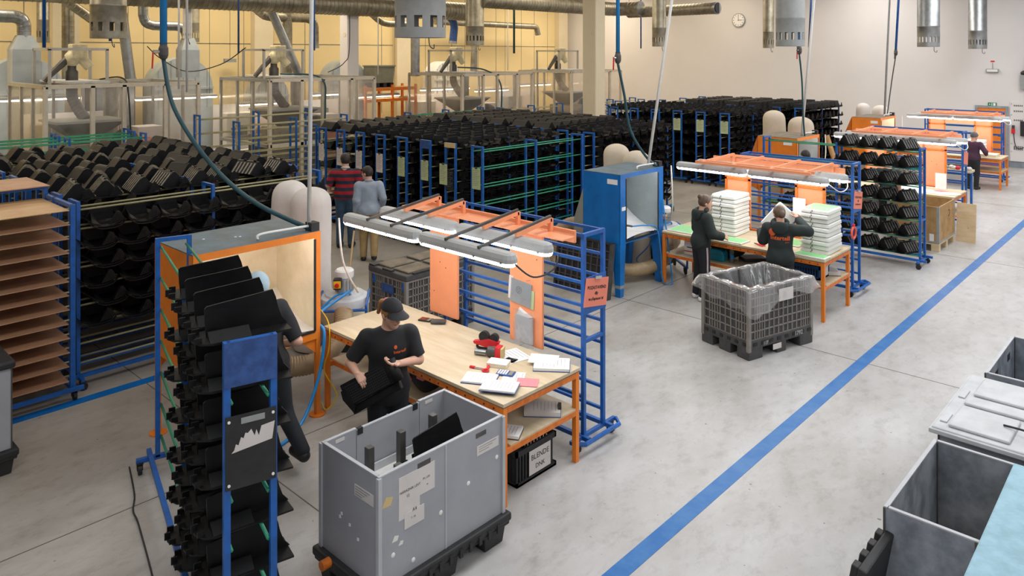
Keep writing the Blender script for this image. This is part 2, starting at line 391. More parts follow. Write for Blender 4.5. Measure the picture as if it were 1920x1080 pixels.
# exit sign
t = thing('exit_sign', 'small green exit sign above the orange door', 'sign', (-5.79, YF, 2.13))
MB().box(-.13, .13, -.025, 0, -.06, .06).ob('sign_panel', M['signgreen'], t)
mb = MB(); mb.box(-.02, .0, -.028, -.025, -.04, .04); mb.box(.03, .1, -.028, -.025, -.045, .045); mb.prism([(-.1, 0), (-.06, .03), (-.06, -.03)], 'y', -.028, -.025)
mb.ob('pictogram', M['paper'], t)
# emergency lamp with a small red label above it
t = thing('emergency_lamp', 'boxy emergency lamp on the white wall above the door', 'lamp', (-5.78, YF, 3.3))
MB().box(-.19, .19, -.09, 0, -.06, .06).ob('housing', M['greypaint'], t, bevel=.01)
MB().box(-.16, .16, -.1, -.09, -.04, .04).ob('lens', M['trayw'], t)
MB().tube([(0, -.012, .06), (0, -.012, .27)], .01, 6).ob('conduit', M['greypaint'], t)
MB().box(-.06, .06, -.012, 0, .3, .345).ob('red_label', M['red'], t)
# clock
t = thing('wall_clock', 'round white wall clock showing about a quarter past twelve', 'clock', (-15.2, YF, 5.33))
def disc(r, d0, d1, n=32): return MB().tube([(0, -d0, 0), (0, -d1, 0)], r, n)
disc(.3, 0, .06).ob('rim', M['greypaint'], t); disc(.265, .06, .066).ob('dial', M['paper'], t)
for k in range(12):
    a = k*PI/6; mb = MB(); mb.bar((math.sin(a)*.2, -.069, math.cos(a)*.2), (math.sin(a)*.24, -.069, math.cos(a)*.24), .022, .004, (0, 1, 0)); mb.ob('hour_mark', M['ink'], t)
MB().bar((0, -.072, -.03), (0, -.072, .22), .014, .004, (0, 1, 0)).ob('minute_hand', M['ink'], t)
MB().bar((-.03, -.075, 0), (.17, -.075, 0), .018, .004, (0, 1, 0)).ob('hour_hand', M['ink'], t)
# electrics at the right end of the far wall
t = thing('wall_plate', 'tall pale wall panel with rows of vents beside the door', 'panel', (-5.02, YF, 0))
MB().box(-.24, .27, -.05, 0, .22, 2.25).ob('plate', M['wall_w'], t, bevel=.004)
for zz, h in ((2.12, .05), (1.93, .05), (1.62, .05), (.68, .13)):
    for k in range(5): MB().box(-.13+k*.055, -.1+k*.055, -.056, -.05, zz-h/2, zz+h/2).ob('vent_slot', M['machine'], t)
for xx in (-.2, .2):
    for zz in (2.17, 1.8, .82, .55): MB().tube([(xx, -.05, zz), (xx, -.06, zz)], .012, 8).ob('bolt', M['machine'], t)
t = thing('control_box', 'black control box on the pale wall panel by the door', 'box', (-4.82, YF-.05, 1.35))
MB().box(-.13, .13, -.12, 0, -.25, .25).ob('housing', M['rubber'], t, bevel=.01)
MB().tube(smooth_path([(.05, -.06, -.25), (.0, -.06, -.6), (-.25, -.06, -.65), (-.33, -.06, -.15)]), .014, 6).ob('cable', M['wire'], t)
MB().box(-.39, -.29, -.1, 0, -.18, -.02).ob('red_socket', M['red'], t, bevel=.01); MB().box(-.38, -.3, -.09, 0, -.02, .1).ob('plug', M['machine'], t, bevel=.01)
MB().tube([(0, -.04, .25), (0, -.04, 1.5)], .012, 6).ob('conduit', M['greypaint'], t)
t = thing('junction_box', 'grey junction box high up under a bundle of cables', 'box', (-4.82, YF, 2.93))
MB().box(-.14, .14, -.16, 0, -.24, .24).ob('housing', M['greypaint'], t, bevel=.01)
MB().sph((.03, -.1, .3), (.17, .1, .1)).ob('cable_bundle', M['wire'], t)
MB().tube([(-.02, -.05, .25), (-.02, -.05, .8)], .012, 6).ob('conduit', M['machine'], t)
t = thing('downpipe', 'grey vertical pipe at the right end of the far wall', 'pipe', (-4.5, YF-.1, 0))
MB().tube([(0, 0, .02), (0, 0, 6.9)], .07, 12).ob('pipe_run', M['steel'], t)
for zz in (.5, 1.5, 3.0): MB().tube([(0, 0, zz), (0, 0, zz+.06)], .085, 12).ob('pipe_clip', M['greypaint'], t)

# ------------------------------------------------------------------ overhead ducts (spiral seams are modelled)
def spiral(pts, r, pitch=.14):
    P = [Vector(p) for p in pts]; out = []; rs = []
    for a, b in zip(P, P[1:]):
        L = (b-a).length; k = max(1, int(L/pitch)); d = (b-a)/k
        for i in range(k):
            q = a+d*i; out += [q, q+d*.86, q+d*.88, q+d*.97]; rs += [r, r, r*1.035, r*1.035]
    out.append(P[-1]); rs.append(r); return out, rs
def duct(label, pts, r, m='steeld', n=12, elbow=True, sp=True, box=None):
    t = thing('duct', label, 'duct', pts[0])
    o = Vector(pts[0]); q = [Vector(p)-o for p in pts]
    if len(q) > 2 and elbow:
        s = [q[0]]
        for i in range(1, len(q)-1):
            a, b, c = q[i-1], q[i], q[i+1]; e = min(r*2.2, (b-a).length*.45, (c-b).length*.45)
            p0 = b+(a-b).normalized()*e; p1 = b+(c-b).normalized()*e
            s += [p0, p0*.56+b*.33+p1*.11, p0*.25+b*.5+p1*.25, p0*.11+b*.33+p1*.56, p1]
        q = s+[q[-1]]
    P, rs = spiral(q, r) if sp else (q, [r]*len(q))
    MB().tube(P, rs, n).ob('duct_run', M[m], t, auto=40)
    e = max(q, key=lambda p: p.z); MB().tube([e+Vector((0, 0, r*.9)), Vector((e.x, e.y, ZC-o.z-.005))], .008, 5).ob('hanger', M['wire'], t)
    a, b = q[-2], q[-1]; d = (b-a).normalized()
    MB().tube([b-d*.05, b+d*.03], r*1.08, n).ob('collar', M['steel'], t)
    if box:   # square transition and riser down to the machine, in world units
        x, y, z0, z1, wd = box; x -= o.x; y -= o.y
        MB().frus((x-wd, x+wd, y-wd*1.3, y+wd*1.3), (x-r, x+r, y-r, y+r), z1-o.z-.35, z1-o.z).ob('transition', M['zinc'], t)
        MB().box(x-wd, x+wd, y-wd*1.3, y+wd*1.3, z0-o.z, z1-o.z-.35).ob('square_riser', M['zinc'], t)
    return t
duct('long spiral duct running under the roof above the clear enclosures', [(-20.2, 3, 5.42), (-20.2, 19.5, 5.42)], .32, n=16)
duct('dull spiral duct that turns behind the cream column', [(-17.3, 17, 5.62), (-17.3, 24.5, 5.62), (-16.2, 24.5, 5.62)], .26, n=16)
t = duct('spiral duct with an open dark end above the wall clock side', [(-17.0, 24.9, 5.5), (-13.0, 24.5, 5.5)], .21, n=16)
MB().tube([(3.99, -.4, 0), (4.04, -.4, 0)], .195, 16).ob('dark_opening', M['rubber'], t)
X = -22
duct('silver elbow duct dropping to the leftmost round filter', [(X, 4.4, 4.82), (X, 5.53, 4.82), (X, 5.53, 4.3)], .16, 'steel', box=(X, 5.53, 3.0, 4.35, .24))
duct('slanting duct left of the big left hood', [(X, 6.3, 5.4), (X, 7.31, 4.66)], .13)
duct('steep shiny pipe behind the big left hood', [(X, 7.85, 5.0), (X, 8.08, 3.16)], .14, 'steel', sp=False)
duct('bent duct falling onto the round filter behind the blue pipe', [(X, 8.4, 5.7), (X, 8.42, 4.68), (X, 9.6, 4.68), (X, 9.67, 4.1)], .13, 'steel', box=(X, 9.67, 3.2, 4.35, .2))
duct('sooty vertical duct standing against the cream wall', [(-23.6, 7.0, 6.9), (-23.6, 7.0, 3.1)], .16)
duct('horizontal spiral duct left of the pale column', [(X, 11.7, 5.4), (X, 12.1, 5.05), (X, 13.9, 5.05), (X, 13.9, 4.1)], .14)
duct('slanting grey chute pipe behind the second enclosure', [(-21.3, 11.9, 5.3), (-21.3, 12.9, 3.2)], .14, 'steel', sp=False)
duct('stout flexible riser beside the pale column', [(X, 12.9, 5.4), (X, 12.9, 3.2)], .15)
duct('bent spiral duct between the pale column and square hood', [(X, 16.0, 5.45), (X, 16.7, 4.97), (X, 17.9, 4.97)], .12)
duct('upright steel pipe below the large front hood', [(-21.5, 17.8, 4.9), (-21.5, 17.8, 3.1)], .17, 'steel', sp=False)
duct('navy flexible hose curving above the third enclosure', [(-21, 18.8, 5.4), (-21, 19.3, 5.1), (-21, 19.2, 4.3)], .15, 'navy', sp=False)
duct('short brown pipe under the slim dull hood', [(X, 21.3, 4.5), (X, 21.2, 3.0)], .12)
duct('thin spiral duct along the cream wall near the corner', [(-23.5, 20.5, 5.2), (-23.5, 26.8, 5.15), (-23.5, 26.9, 4.8)], .13)

# extraction hoods hanging over the stations: tube, slotted ring and lower rim
def hood(x, y, z0, dia, label, m='steel', slots=14, sh=.16, rim=.14, wide=.45):
    t = thing('extraction_hood', label, 'hood', (x, y, z0)); r = dia/2; n = 28
    top = ZC-z0-.02
    MB().lathe([(r*.985, rim+sh), (r, rim+sh), (r, rim+sh+.28), (r*1.02, rim+sh+.29), (r*1.02, rim+sh+.32), (r, rim+sh+.33), (r, top)], n, cap=False).ob('hood_tube', M[m], t, auto=40)
    MB().lathe([(r*.985, 0), (r, 0), (r, rim), (r*.985, rim), (r*.985, 0)], n, cap=False).ob('lower_rim', M[m], t, auto=40)
    for k in range(slots):
        a0 = 2*PI*k/slots; da = 2*PI/slots*(1-wide)
        pts = [(math.cos(a0+da*i/3)*r, math.sin(a0+da*i/3)*r) for i in range(4)]
        pin = [(x*.975, y*.975) for x, y in pts[::-1]]
        MB().prism(pts+pin, 'z', rim, rim+sh).ob('slot_bar', M[m], t)
    for k in range(2): MB().tube([(0, 0, top-.05-k*.9), (0, 0, top-k*.9)], r*1.03, n).ob('joint_band', M[m], t)
    MB().tube(smooth_path([(r*.5, 0, 0), (r*.5, .02, -.12), (r*.7, .03, -.16), (r*.75, .02, -.1)]), .008, 6).ob('pull_hook', M['machine'], t)
    return t
hood(-14.74, 5.03, 4.17, .6, 'wide dull hood with square slots, leftmost hanging hood', 'steeld', 10, .16, .13, .42)
hood(-8.65, 7.26, 4.13, .75, 'biggest grey hood with square slots, above the front station', 'greypaint', 10, .17, .15, .5)
hood(-17.5, 16.95, 4.16, .6, 'slim dull hood right behind the biggest hood', 'steeld', 16)
hood(-13.3, 21.2, 4.12, .45, 'narrow grey hood right of the cream column', 'steeld', 16)
hood(-12.38, 27.3, 4.1, .4, 'narrowest hood beside the larger grey hood', 'steeld', 14)
hood(-6.8, 16.08, 4.05, .6, 'grey hood over the third station, brushed steel', 'greypaint', 14)
hood(-6.32, 24.8, 4.09, .6, 'grey hood over the farthest station', 'steel', 18)
hood(-5.95, 29.2, 4.05, .55, 'grey hood near the door, rightmost of all', 'steel', 18)
hood(-23.3, 6.3, 4.2, .3, 'sooty wall duct end on the cream wall at left', 'steeld', 10)
hood(-23.6, 10.6, 4.25, .26, 'small sooty duct end on the cream wall', 'steeld', 10)
hood(-20.5, 9.0, 4.3, .24, 'white painted slim hood behind the blue pipe', 'white', 10, .06, .08)

# drop pipes, conduits and air hoses
def drop(kind, label, top, bot, r, m, cat='pipe', n=10):
    t = thing(kind, label, cat, bot); d = Vector(top)-Vector(bot)
    MB().tube([(0, 0, 0), d], r, n).ob('pipe_run', M[m], t, smooth=True); return t
def valve(t, at, hosepts, hm, r=.022, lev='red'):
    at = Vector(at)
    MB().lathe([(.03, -.09), (.04, -.08), (.055, -.04), (.055, .04), (.04, .08), (.045, .1)], 12, at).ob('valve_body', M['machine'], t)
    MB().tube([at+Vector((0, -.05, 0)), at+Vector((0, -.12, .0))], .02, 8).ob('valve_stem', M['chrome'], t)
    MB().bar(at+Vector((0, -.12, .0)), at+Vector((0, -.13, -.2)), .012, .022).ob('valve_lever', M[lev], t)
    MB().tube(smooth_path(hosepts, 8), r, 8).ob('air_hose', M[hm], t, smooth=True)
t = drop('air_pipe', 'thick blue air pipe with valve hanging over the left racks', (-9.17, 3.74, 7.1), (-9.17, 3.74, 4.0), .042, 'bluehose')
valve(t, (0, 0, -.08), [(0, 0, -.17), (.16, .06, -.75), (.65, .25, -1.35), (1.3, .45, -1.75), (2.0, .75, -2.0)], 'tealhose', .026)
t = drop('air_pipe', 'blue air pipe with red valve above the blue booth', (-7.44, 10.57, 7.1), (-7.44, 10.57, 3.9), .035, 'bluehose')
valve(t, (0, 0, -.08), [(0, 0, -.17), (.06, .1, -.7), (.1, .22, -1.3), (.25, .45, -1.75), (.42, .55, -1.92)], 'tealhose', .022)
t = drop('air_pipe', 'thin blue air pipe above the third booth', (-6.98, 17.0, 7.1), (-6.98, 17.0, 4.05), .03, 'bluehose')
valve(t, (0, 0, -.08), [(0, 0, -.17), (.02, .1, -.8), (.0, .2, -1.5), (.0, .3, -2.05)], 'tealhose', .02)
t = drop('air_pipe', 'dark blue air pipe above the farthest booth', (-7.39, 25.95, 7.1), (-7.45, 25.6, 4.0), .035, 'blue')
valve(t, (0, 0, -.08), [(0, 0, -.17), (-.05, -.2, -.9), (-.1, -.5, -2.0)], 'machine', .018, 'machine')
drop('conduit', 'white conduit running down to the near orange booth', (-7.12, 4.5, 7.1), (-7.2, 4.48, 1.99), .022, 'white')
drop('conduit', 'white conduit running down to the blue booth', (-6.86, 11.95, 7.1), (-7.12, 11.0, 1.98), .026, 'white')
drop('conduit', 'white conduit running down to the third booth', (-6.9, 18.1, 7.1), (-7.15, 17.55, 1.99), .03, 'white')
drop('conduit', 'grey conduit running down to the farthest booth', (-7.6, 25.7, 7.1), (-7.6, 25.0, 1.99), .03, 'greypaint')
drop('drop_rod', 'dark rod hanging free in front of the white wall', (-10.2, 26.0, 7.1), (-10.3, 25.9, 4.1), .035, 'navy')
drop('drop_rod', 'dark rod right of the cream column', (-17.5, 26.5, 7.1), (-17.5, 26.5, 4.1), .03, 'navy')
drop('drop_rod', 'dark rod left of the cream column', (-18.6, 24.5, 7.1), (-18.6, 24.5, 3.85), .035, 'navy')
for q in ((-15.1, 4.1, 'blue drop pipe at the far left edge', 4.0, 'blue', .03), (-16.6, 5.7, 'blue drop pipe over the first enclosure', 4.15, 'blue', .03), (-18.0, 7.4, 'thin black rod behind the big left hood', 3.95, 'wire', .02),
          (-19.0, 12.0, 'blue drop pipe over the second enclosure', 3.98, 'blue', .022), (-18.8, 20.2, 'teal drop pipes over the third enclosure', 3.9, 'tealhose', .04), (-19.0, 9.7, 'slim dark rod left of the second enclosure rail', 3.9, 'navy', .025)):
    drop('drop_pipe', q[2], (q[0], q[1], 7.1), (q[0], q[1], q[3]), q[5], q[4])
for q in ((-11.9, 4.6, 'white rod above the first enclosure'), (-10.6, 4.2, 'thin cream rod near the left edge'), (-18.9, 22.0, 'white rod between the third and fourth enclosure'), (-17.6, 14.0, 'thin white rod behind the biggest hood')):
    drop('hanging_rod', q[2], (q[0]-4, q[1]+2.2, 7.1), (q[0]-4, q[1]+2.2, 3.15), .022, 'white')
t = drop('hanging_lamp', 'small boxy lamp on a thin wire by the cream wall', (-24.3, 12.1, 7.1), (-24.3, 12.1, 3.72), .008, 'machine', 'lamp', 6)
MB().box(-.06, .06, -.2, .2, -.12, 0).ob('lamp_box', M['greypaint'], t)
def cable(label, pts, r=.014, m='wire'):
    return tag(MB().tube(smooth_path(pts, 8), r, 6).ob('cable', M[m], smooth=True), label, 'cable')
cable('black cable sagging from the left column to the round filter', [(-19.0, 9.9, 4.05), (-20, 9.7, 3.6), (-21, 9.2, 3.4), (-22, 8.9, 3.75), (-22.2, 8.6, 4.1)])
cable('black cable from the pale column to the second enclosure', [(-20.2, 14.0, 7), (-20.15, 14.0, 4.2), (-20.3, 13.9, 3.6), (-20.6, 13.5, 3.3)])
cable('black cable over the corner of the first enclosure', [(-20.5, 6.8, 3.25), (-19.6, 7.0, 3.3), (-18.9, 6.9, 2.9), (-18.85, 6.95, 1.2)], .02)
cable('teal hose over the third enclosure edge', [(-20, 18.5, 3.4), (-19.4, 19.3, 3.3), (-18.9, 19.6, 2.8), (-18.9, 19.6, 1.5)], .03, 'tealhose')
cable('teal hose over the second enclosure front', [(-20, 11.5, 3.3), (-19.0, 12.2, 3.2), (-18.9, 12.3, 2.4), (-18.9, 12.2, 1.0)], .025, 'tealhose')

# ------------------------------------------------------------------ machines along the cream wall
def round_filter(x, y, z, r, label, m='zinc'):
    t = thing('round_filter', label, 'filter', (x, y, 0)); n = 18
    prof = [(r*math.cos(PI*k/n), z+r*math.sin(PI*k/n)) for k in range(n+1)]+[(-r, .0), (r, .0)]
    MB().prism(prof, 'x', -.35, .35).ob('housing', M[m], t, auto=35)
    for k in range(5):
        y0 = -r+2*r*(k+.5)/5; h = math.sqrt(max(0, r*r-y0*y0)); MB().box(.35, .362, y0-.012, y0+.012, z-.6, z+h*.97).ob('panel_seam', M['greypaint'], t)
    MB().box(.35, .4, -r, r, z-.05, z+.02).ob('stiffener', M[m], t)
    return t
round_filter(-23.4, 5.8, 2.85, .95, 'half round silver filter at the far left')
round_filter(-23.3, 9.95, 2.85, .92, 'half round silver filter behind the blue drop pipe')
round_filter(-23.3, 15.9, 2.85, .8, 'half round silver filter behind the pale column')
round_filter(-23.3, 20.7, 2.85, .72, 'half round white filter behind the third enclosure', 'white')
round_filter(-23.3, 12.9, 2.5, .6, 'smaller half round silver filter low beside the chute pipe')
t = thing('filter_cabinet', 'ribbed grey cabinet between the first and second filters', 'cabinet', (-23.6, 8.1, 0))
MB().box(-.4, .4, -.55, .55, 0, 3.15).ob('body', M['machine'], t)
for k in range(4): MB().box(.4, .43, -.5+k*.27, -.3+k*.27, 1.8, 3.1).ob('rib_panel', M['steel'], t)
t = thing('pallet_rack', 'orange pallet rack against the cream wall', 'rack', (-22.6, 17.2, 0))
for yy in (-1.1, .1, 1.2):
    for xx in (-.4, .4): MB().box(xx-.04, xx+.04, yy-.04, yy+.04, 0, 2.75).ob('upright', M['oranged'], t)
for zz in (1.3, 2.2, 2.6):
    for xx in (-.4, .4): MB().box(xx-.03, xx+.03, -1.1, 1.2, zz-.06, zz+.04).ob('beam', M['oranged'], t)
    MB().box(-.4, .4, -1.1, 1.2, zz+.04, zz+.06).ob('deck', M['osb'], t)
t = thing('pallet_box', 'olive grey pallet box on top of the orange rack', 'box', (-22.6, 17.0, 2.66))
MB().frus((-.36, .36, -.38, .38), (-.4, .4, -.42, .42), .16, .75).ob('body', M['olive'], t, bevel=.02); MB().box(-.42, .42, -.44, .44, .75, .8).ob('rim', M['olive'], t)
for yy in (-.32, 0, .32): MB().box(-.36, .36, yy-.07, yy+.07, 0, .16).ob('skid', M['rubber'], t)
def strip_lamp(name, label, x, y, z, L, ang, glow='glow', cat='strip light', group=None, r=.055):
    "closed fluorescent batten with rounded ends, long axis turned by ang"
    t = thing(name, label, cat, (x, y, z), ang, group); n = 6; W = .075
    def stad(L, w): return [(L/2-w+w*math.cos(PI*k/n-PI/2), w*math.sin(PI*k/n-PI/2)) for k in range(n+1)]+[(-L/2+w+w*math.cos(PI*k/n+PI/2), w*math.sin(PI*k/n+PI/2)) for k in range(n+1)]
    def loft(levels):
        mb = MB(); rings = [[(a, b, zz) for a, b in stad(L-2*ins, W-ins)] for ins, zz in levels]; k = len(rings[0])
        vs = [p for q in rings for p in q]; fs = [(i*k+j, i*k+(j+1) % k, (i+1)*k+(j+1) % k, (i+1)*k+j) for i in range(len(rings)-1) for j in range(k)]
        fs += [tuple(range(k))[::-1], tuple((len(rings)-1)*k+j for j in range(k))]; return mb.add(vs, fs)
    loft([(0, .0), (0, .035), (.012, .07), (.04, .085)]).ob('housing', M['lampgrey'], t)
    loft([(.05, -.042), (.02, -.035), (.008, -.012), (.006, .0)]).ob('diffuser', M[glow], t)
    for k in (-.42, -.15, .15, .42): MB().box(k*L-.012, k*L+.012, -W-.006, W+.006, -.008, .012).ob('clip', M['chrome'], t)
    return t
for i, (yy, L, z, ww) in enumerate(((5.6, 2.6, 2.72, 'far left'), (9.5, 2.4, 2.6, 'behind the first enclosure'), (12.2, 1.6, 2.3, 'behind the second enclosure'), (14.6, 1.4, 2.5, 'right of the pale column'), (16.6, 2.2, 2.35, 'under the orange rack side'), (20.0, 2.6, 2.5, 'behind the third enclosure'), (22.6, 2.0, 2.35, 'left of the fourth enclosure'), (25.3, 2.2, 2.5, 'inside the fourth enclosure'))):
    t = strip_lamp('strip_light', 'glowing strip light near the cream wall, '+ww, -22.3, yy, z, L, PI/2, 'glow2')
    for q in (-.4, .4): MB().tube([(q*L, 0, .08), (q*L, 0, ZC-z-.01)], .006, 5).ob('hanger', M['wire'], t)
for i, (yy, lab) in enumerate(((6.85, 'pale bench with grey press behind the first enclosure'), (12.0, 'pale bench with grey press behind the second enclosure'), (14.75, 'pale workbench right of the pale column'), (19.6, 'pale bench with grey press behind the third enclosure'), (24.6, 'pale bench by the corner of the cream wall'))):
    t = thing('press_bench', lab, 'bench', (-22.4, yy, 0))
    MB().box(-.45, .45, -1.2, 1.2, .85, .92).ob('bench_top', M['white'], t, bevel=.005)
    for a in (-.4, .4):
        for b in (-1.1, 1.1): MB().box(a-.03, a+.03, b-.03, b+.03, 0, .85).ob('leg', M['greypaint'], t)
    MB().box(-.35, .1, -1.0, -.1, .92, 2.05).ob('press_body', M['white' if i % 2 else 'greypaint'], t, bevel=.02)
    MB().box(.1, .16, -.85, -.35, 1.2, 1.6).ob('press_screen', M['machine'], t)
    MB().box(-.35, .1, .2, 1.0, .92, 1.5).ob('hot_plate', M['machored'], t, bevel=.02)
    MB().box(-.4, -.36, -1.2, 1.2, .92, 2.3).ob('back_panel', M['wall_w'], t)

def enclosure(y0, y1, lab, doorend=False):
    "aluminium framed machine cell with clear panels, a hopper press inside and a robot on its roof"
    x0, x1, z = -21.85, -19.0, 3.15
    t = thing('machine_enclosure', lab, 'enclosure', (x0, y0, 0)); W, L = x1-x0, y1-y0; s = .045
    def b(p0, p1, m='aluw', w=s*2): MB().bar(p0, p1, w).ob('profile', M[m], t)
    ys = [0, L*.28, L*.48, L*.76, L]
    for yy in ys: b((W, yy, 0), (W, yy, z)); 
    for xx in (0, W*.36, W*.68): b((xx, 0, 0), (xx, 0, z), 'alu', .07); b((xx, L, 0), (xx, L, z), 'alu', .07)
    for yy in ys[1:-1]: b((0, yy, 0), (0, yy, z), 'alu', .07)
    for zz in (1.35, z):
        b((W, 0, zz), (W, L, zz)); b((0, 0, zz), (0, L, zz), 'alu'); b((0, 0, zz), (W, 0, zz), 'alu'); b((0, L, zz), (W, L, zz), 'alu')
    for k in (1, 2, 3): b((0, L*k/4, z), (W, L*k/4, z), 'alu', .06)
    for a, c in zip(ys, ys[1:]): MB().box(W-.004, W+.004, a+.05, c-.05, 1.4, z-.05).ob('clear_pane', M['pane'], t)
    MB().box(.05, W-.05, -.004, .004, 1.4, z-.05).ob('strip_curtain', M['curtain'], t); MB().box(.05, W-.05, L-.004, L+.004, 1.4, z-.05).ob('clear_pane', M['pane'], t)
    for a in (.05, L*.5): MB().box(W-.005, W+.005, a, a+L*.45, .1, 1.3).ob('lower_panel', M['pane'], t)
    # guard rail on the roof
    for xx in (.7, 1.9):
        for yy in (.35, 1.6): MB().box(xx-.03, xx+.03, yy-.03, yy+.03, z, z+.85).ob('rail_post', M['alu'], t)
        MB().box(xx-.03, xx+.03, .32, 1.63, z+.82, z+.88).ob('top_rail', M['alu'], t)
    for yy in (.35, 1.6): MB().box(.7, 1.9, yy-.03, yy+.03, z+.82, z+.88).ob('top_rail', M['alu'], t)
    MB().box(.2, 2.4, .6, 1.5, z+.04, z+.09).ob('roof_plate', M['lidgrey'], t)
    # robot arm
    r = MB().lathe([(.14, 0), (.14, .25), (.1, .3), (.09, .5)], 12, (1.3, 1.0, z+.05)).ob('robot_base', M['machine'], t, auto=40)
    MB().sph((1.32, 1.0, z+.62), (.2, .18, .2)).ob('robot_shoulder', M['robot'], r, smooth=True)
    MB().box(1.15, 1.5, .95, 1.3, z+.62, z+.98).ob('robot_motor', M['robot'], r, bevel=.03)
    MB().tube([(1.32, .9, z+.62), (1.3, .55, z+.25), (1.3, .4, z+.08)], [.09, .07, .06], 10).ob('robot_arm', M['machine'], r)
    MB().tube([(1.4, 1.15, z+.66), (1.48, 1.35, z+.4)], .12, 12).ob('robot_wrist', M['robot'], r)
    # hopper press
    h = MB().frus((1.5, 1.8, 1.0, 1.3), (1.0, 2.3, .4, 1.9), 1.75, 2.25).ob('hopper', M['cagedark'], t)
    MB().box(.97, 2.33, .37, 1.93, 2.25, 2.3).ob('hopper_rim', M['greypaint'], h)
    P, rs = ribbed([(1.3, 1.0, z-.1), (1.35, 1.0, 2.8), (1.5, 1.1, 2.5), (1.65, 1.2, 2.3)], .13, .08, .04)
    MB().tube(P, rs, 10).ob('feed_hose', M['machine'], h)
    MB().box(.7, 2.5, .5, 1.9, .3, 1.5).ob('press_bed', M['machine'], t, bevel=.02)
    MB().sph((2.1, 1.95, 1.75), (.38, .3, .3), 10, 7).ob('motor_cover', M['rubber'], t)
    for k in range(3): MB().box(.5, .9, L*.42+k*.35, L*.42+k*.35+.25, .3, 1.5+.25*(k % 2)).ob('side_unit', M['steeld'], t, bevel=.02)
    MB().box(1.1, 2.2, .7, 1.6, 1.3, 1.75).ob('press_block', M['steeld'], t, bevel=.02)
    MB().box(1.5, 2.5, 2.05, 2.7, .2, 1.75).ob('orange_drive', M['machored'], t, bevel=.04)
    MB().box(.9, 1.5, L*.72, L*.9, .2, 2.0).ob('control_cabinet', M['wall_w'], t, bevel=.01)
    MB().tube([(.6, L*.62, .2), (.6, L*.62, z-.1)], .18, 12).ob('vent_pipe', M['steeld'], t)
    return t
enclosure(5.18, 8.62, 'clear panelled machine enclosure, leftmost of the row')
enclosure(10.6, 14.1, 'clear panelled machine enclosure in front of the pale column')
enclosure(17.8, 21.4, 'clear panelled machine enclosure right of the pale column')
enclosure(23.8, 27.2, 'clear panelled machine enclosure behind the cream column')
# ------------------------------------------------------------------ blue rolling racks
ORD = ['first', 'second', 'third', 'fourth', 'fifth', 'sixth', 'seventh', 'eighth', 'ninth', 'tenth', 'eleventh', 'twelfth', 'thirteenth', 'fourteenth']
HR = 2.165
def caster_mesh():
    mb = MB(); mb.box(-.03, .03, -.03, .03, .095, .11)
    for s in (-1, 1): mb.box(-.025, .03, s*.022-.003, s*.022+.003, .04, .1)
    return mb.tube([(.012, -.016, .045), (.012, .016, .045)], .045, 12)
CASTER = caster_mesh().mesh('caster', M['rubber'])
RK = {}
def rack_meshes(L, tube):
    key = (L, tube)
    if key in RK: return RK[key]
    post = MB().box(-.02, .02, -.02, .02, .12, HR).mesh('post', M['blue'])
    bar = MB().box(-.018, .018, -.138, .138, HR-.035, HR).mesh('cross_bar', M['blue'])
    tb = MB().tube([(0, 0, 0), (L, 0, 0)], .0125, 6).mesh('tube', M[tube], smooth=True)
    rail = MB().box(-.12, L+.12, -.02, .02, .12, .16).mesh('base_rail', M['blue'])
    end = MB().box(-.02, .02, -.32, .32, .1, .14).mesh('base_end', M['blue'])
    RK[key] = (post, bar, tb, rail, end); return RK[key]
def rack(x, y, rz, label, L=3.0, tube='straw', levels=(), group='blue rolling racks', plate=None, far=False, rungs=None, zs=1.0, mid=True, low=True):
    t = thing('rolling_rack', label, 'rack', (x, y, 0), rz, group); t.scale = (1, 1, zs)
    post, bar, tb, rail, end = rack_meshes(L, tube)
    xs = (0, L/2, L) if mid else (0, L)
    for xx in xs:
        for s in (-.138, .138): link('post', post, t, loc=(xx, s, 0))
        link('cross_bar', bar, t, loc=(xx, 0, 0))
        if not far and low: link('cross_bar', bar, t, loc=(xx, 0, -1.3))
    for zz in levels:
        for s in (-.11, .11): link('tube', tb, t, loc=(0, s, zz))
    for s in (-.2, .2): link('base_rail', rail, t, loc=(0, s, 0))
    for xx in (0, L): link('base_end', end, t, loc=(xx, 0, 0))
    if True:
        for xx in (0, L):
            for s in (-.29, .29): link('caster', CASTER, t, loc=(xx, s, 0))
    if plate: MB().box(-.028, -.021, -.155, .155, HR-plate[1], HR).ob('end_plate', M[plate[0]], t)
    return t

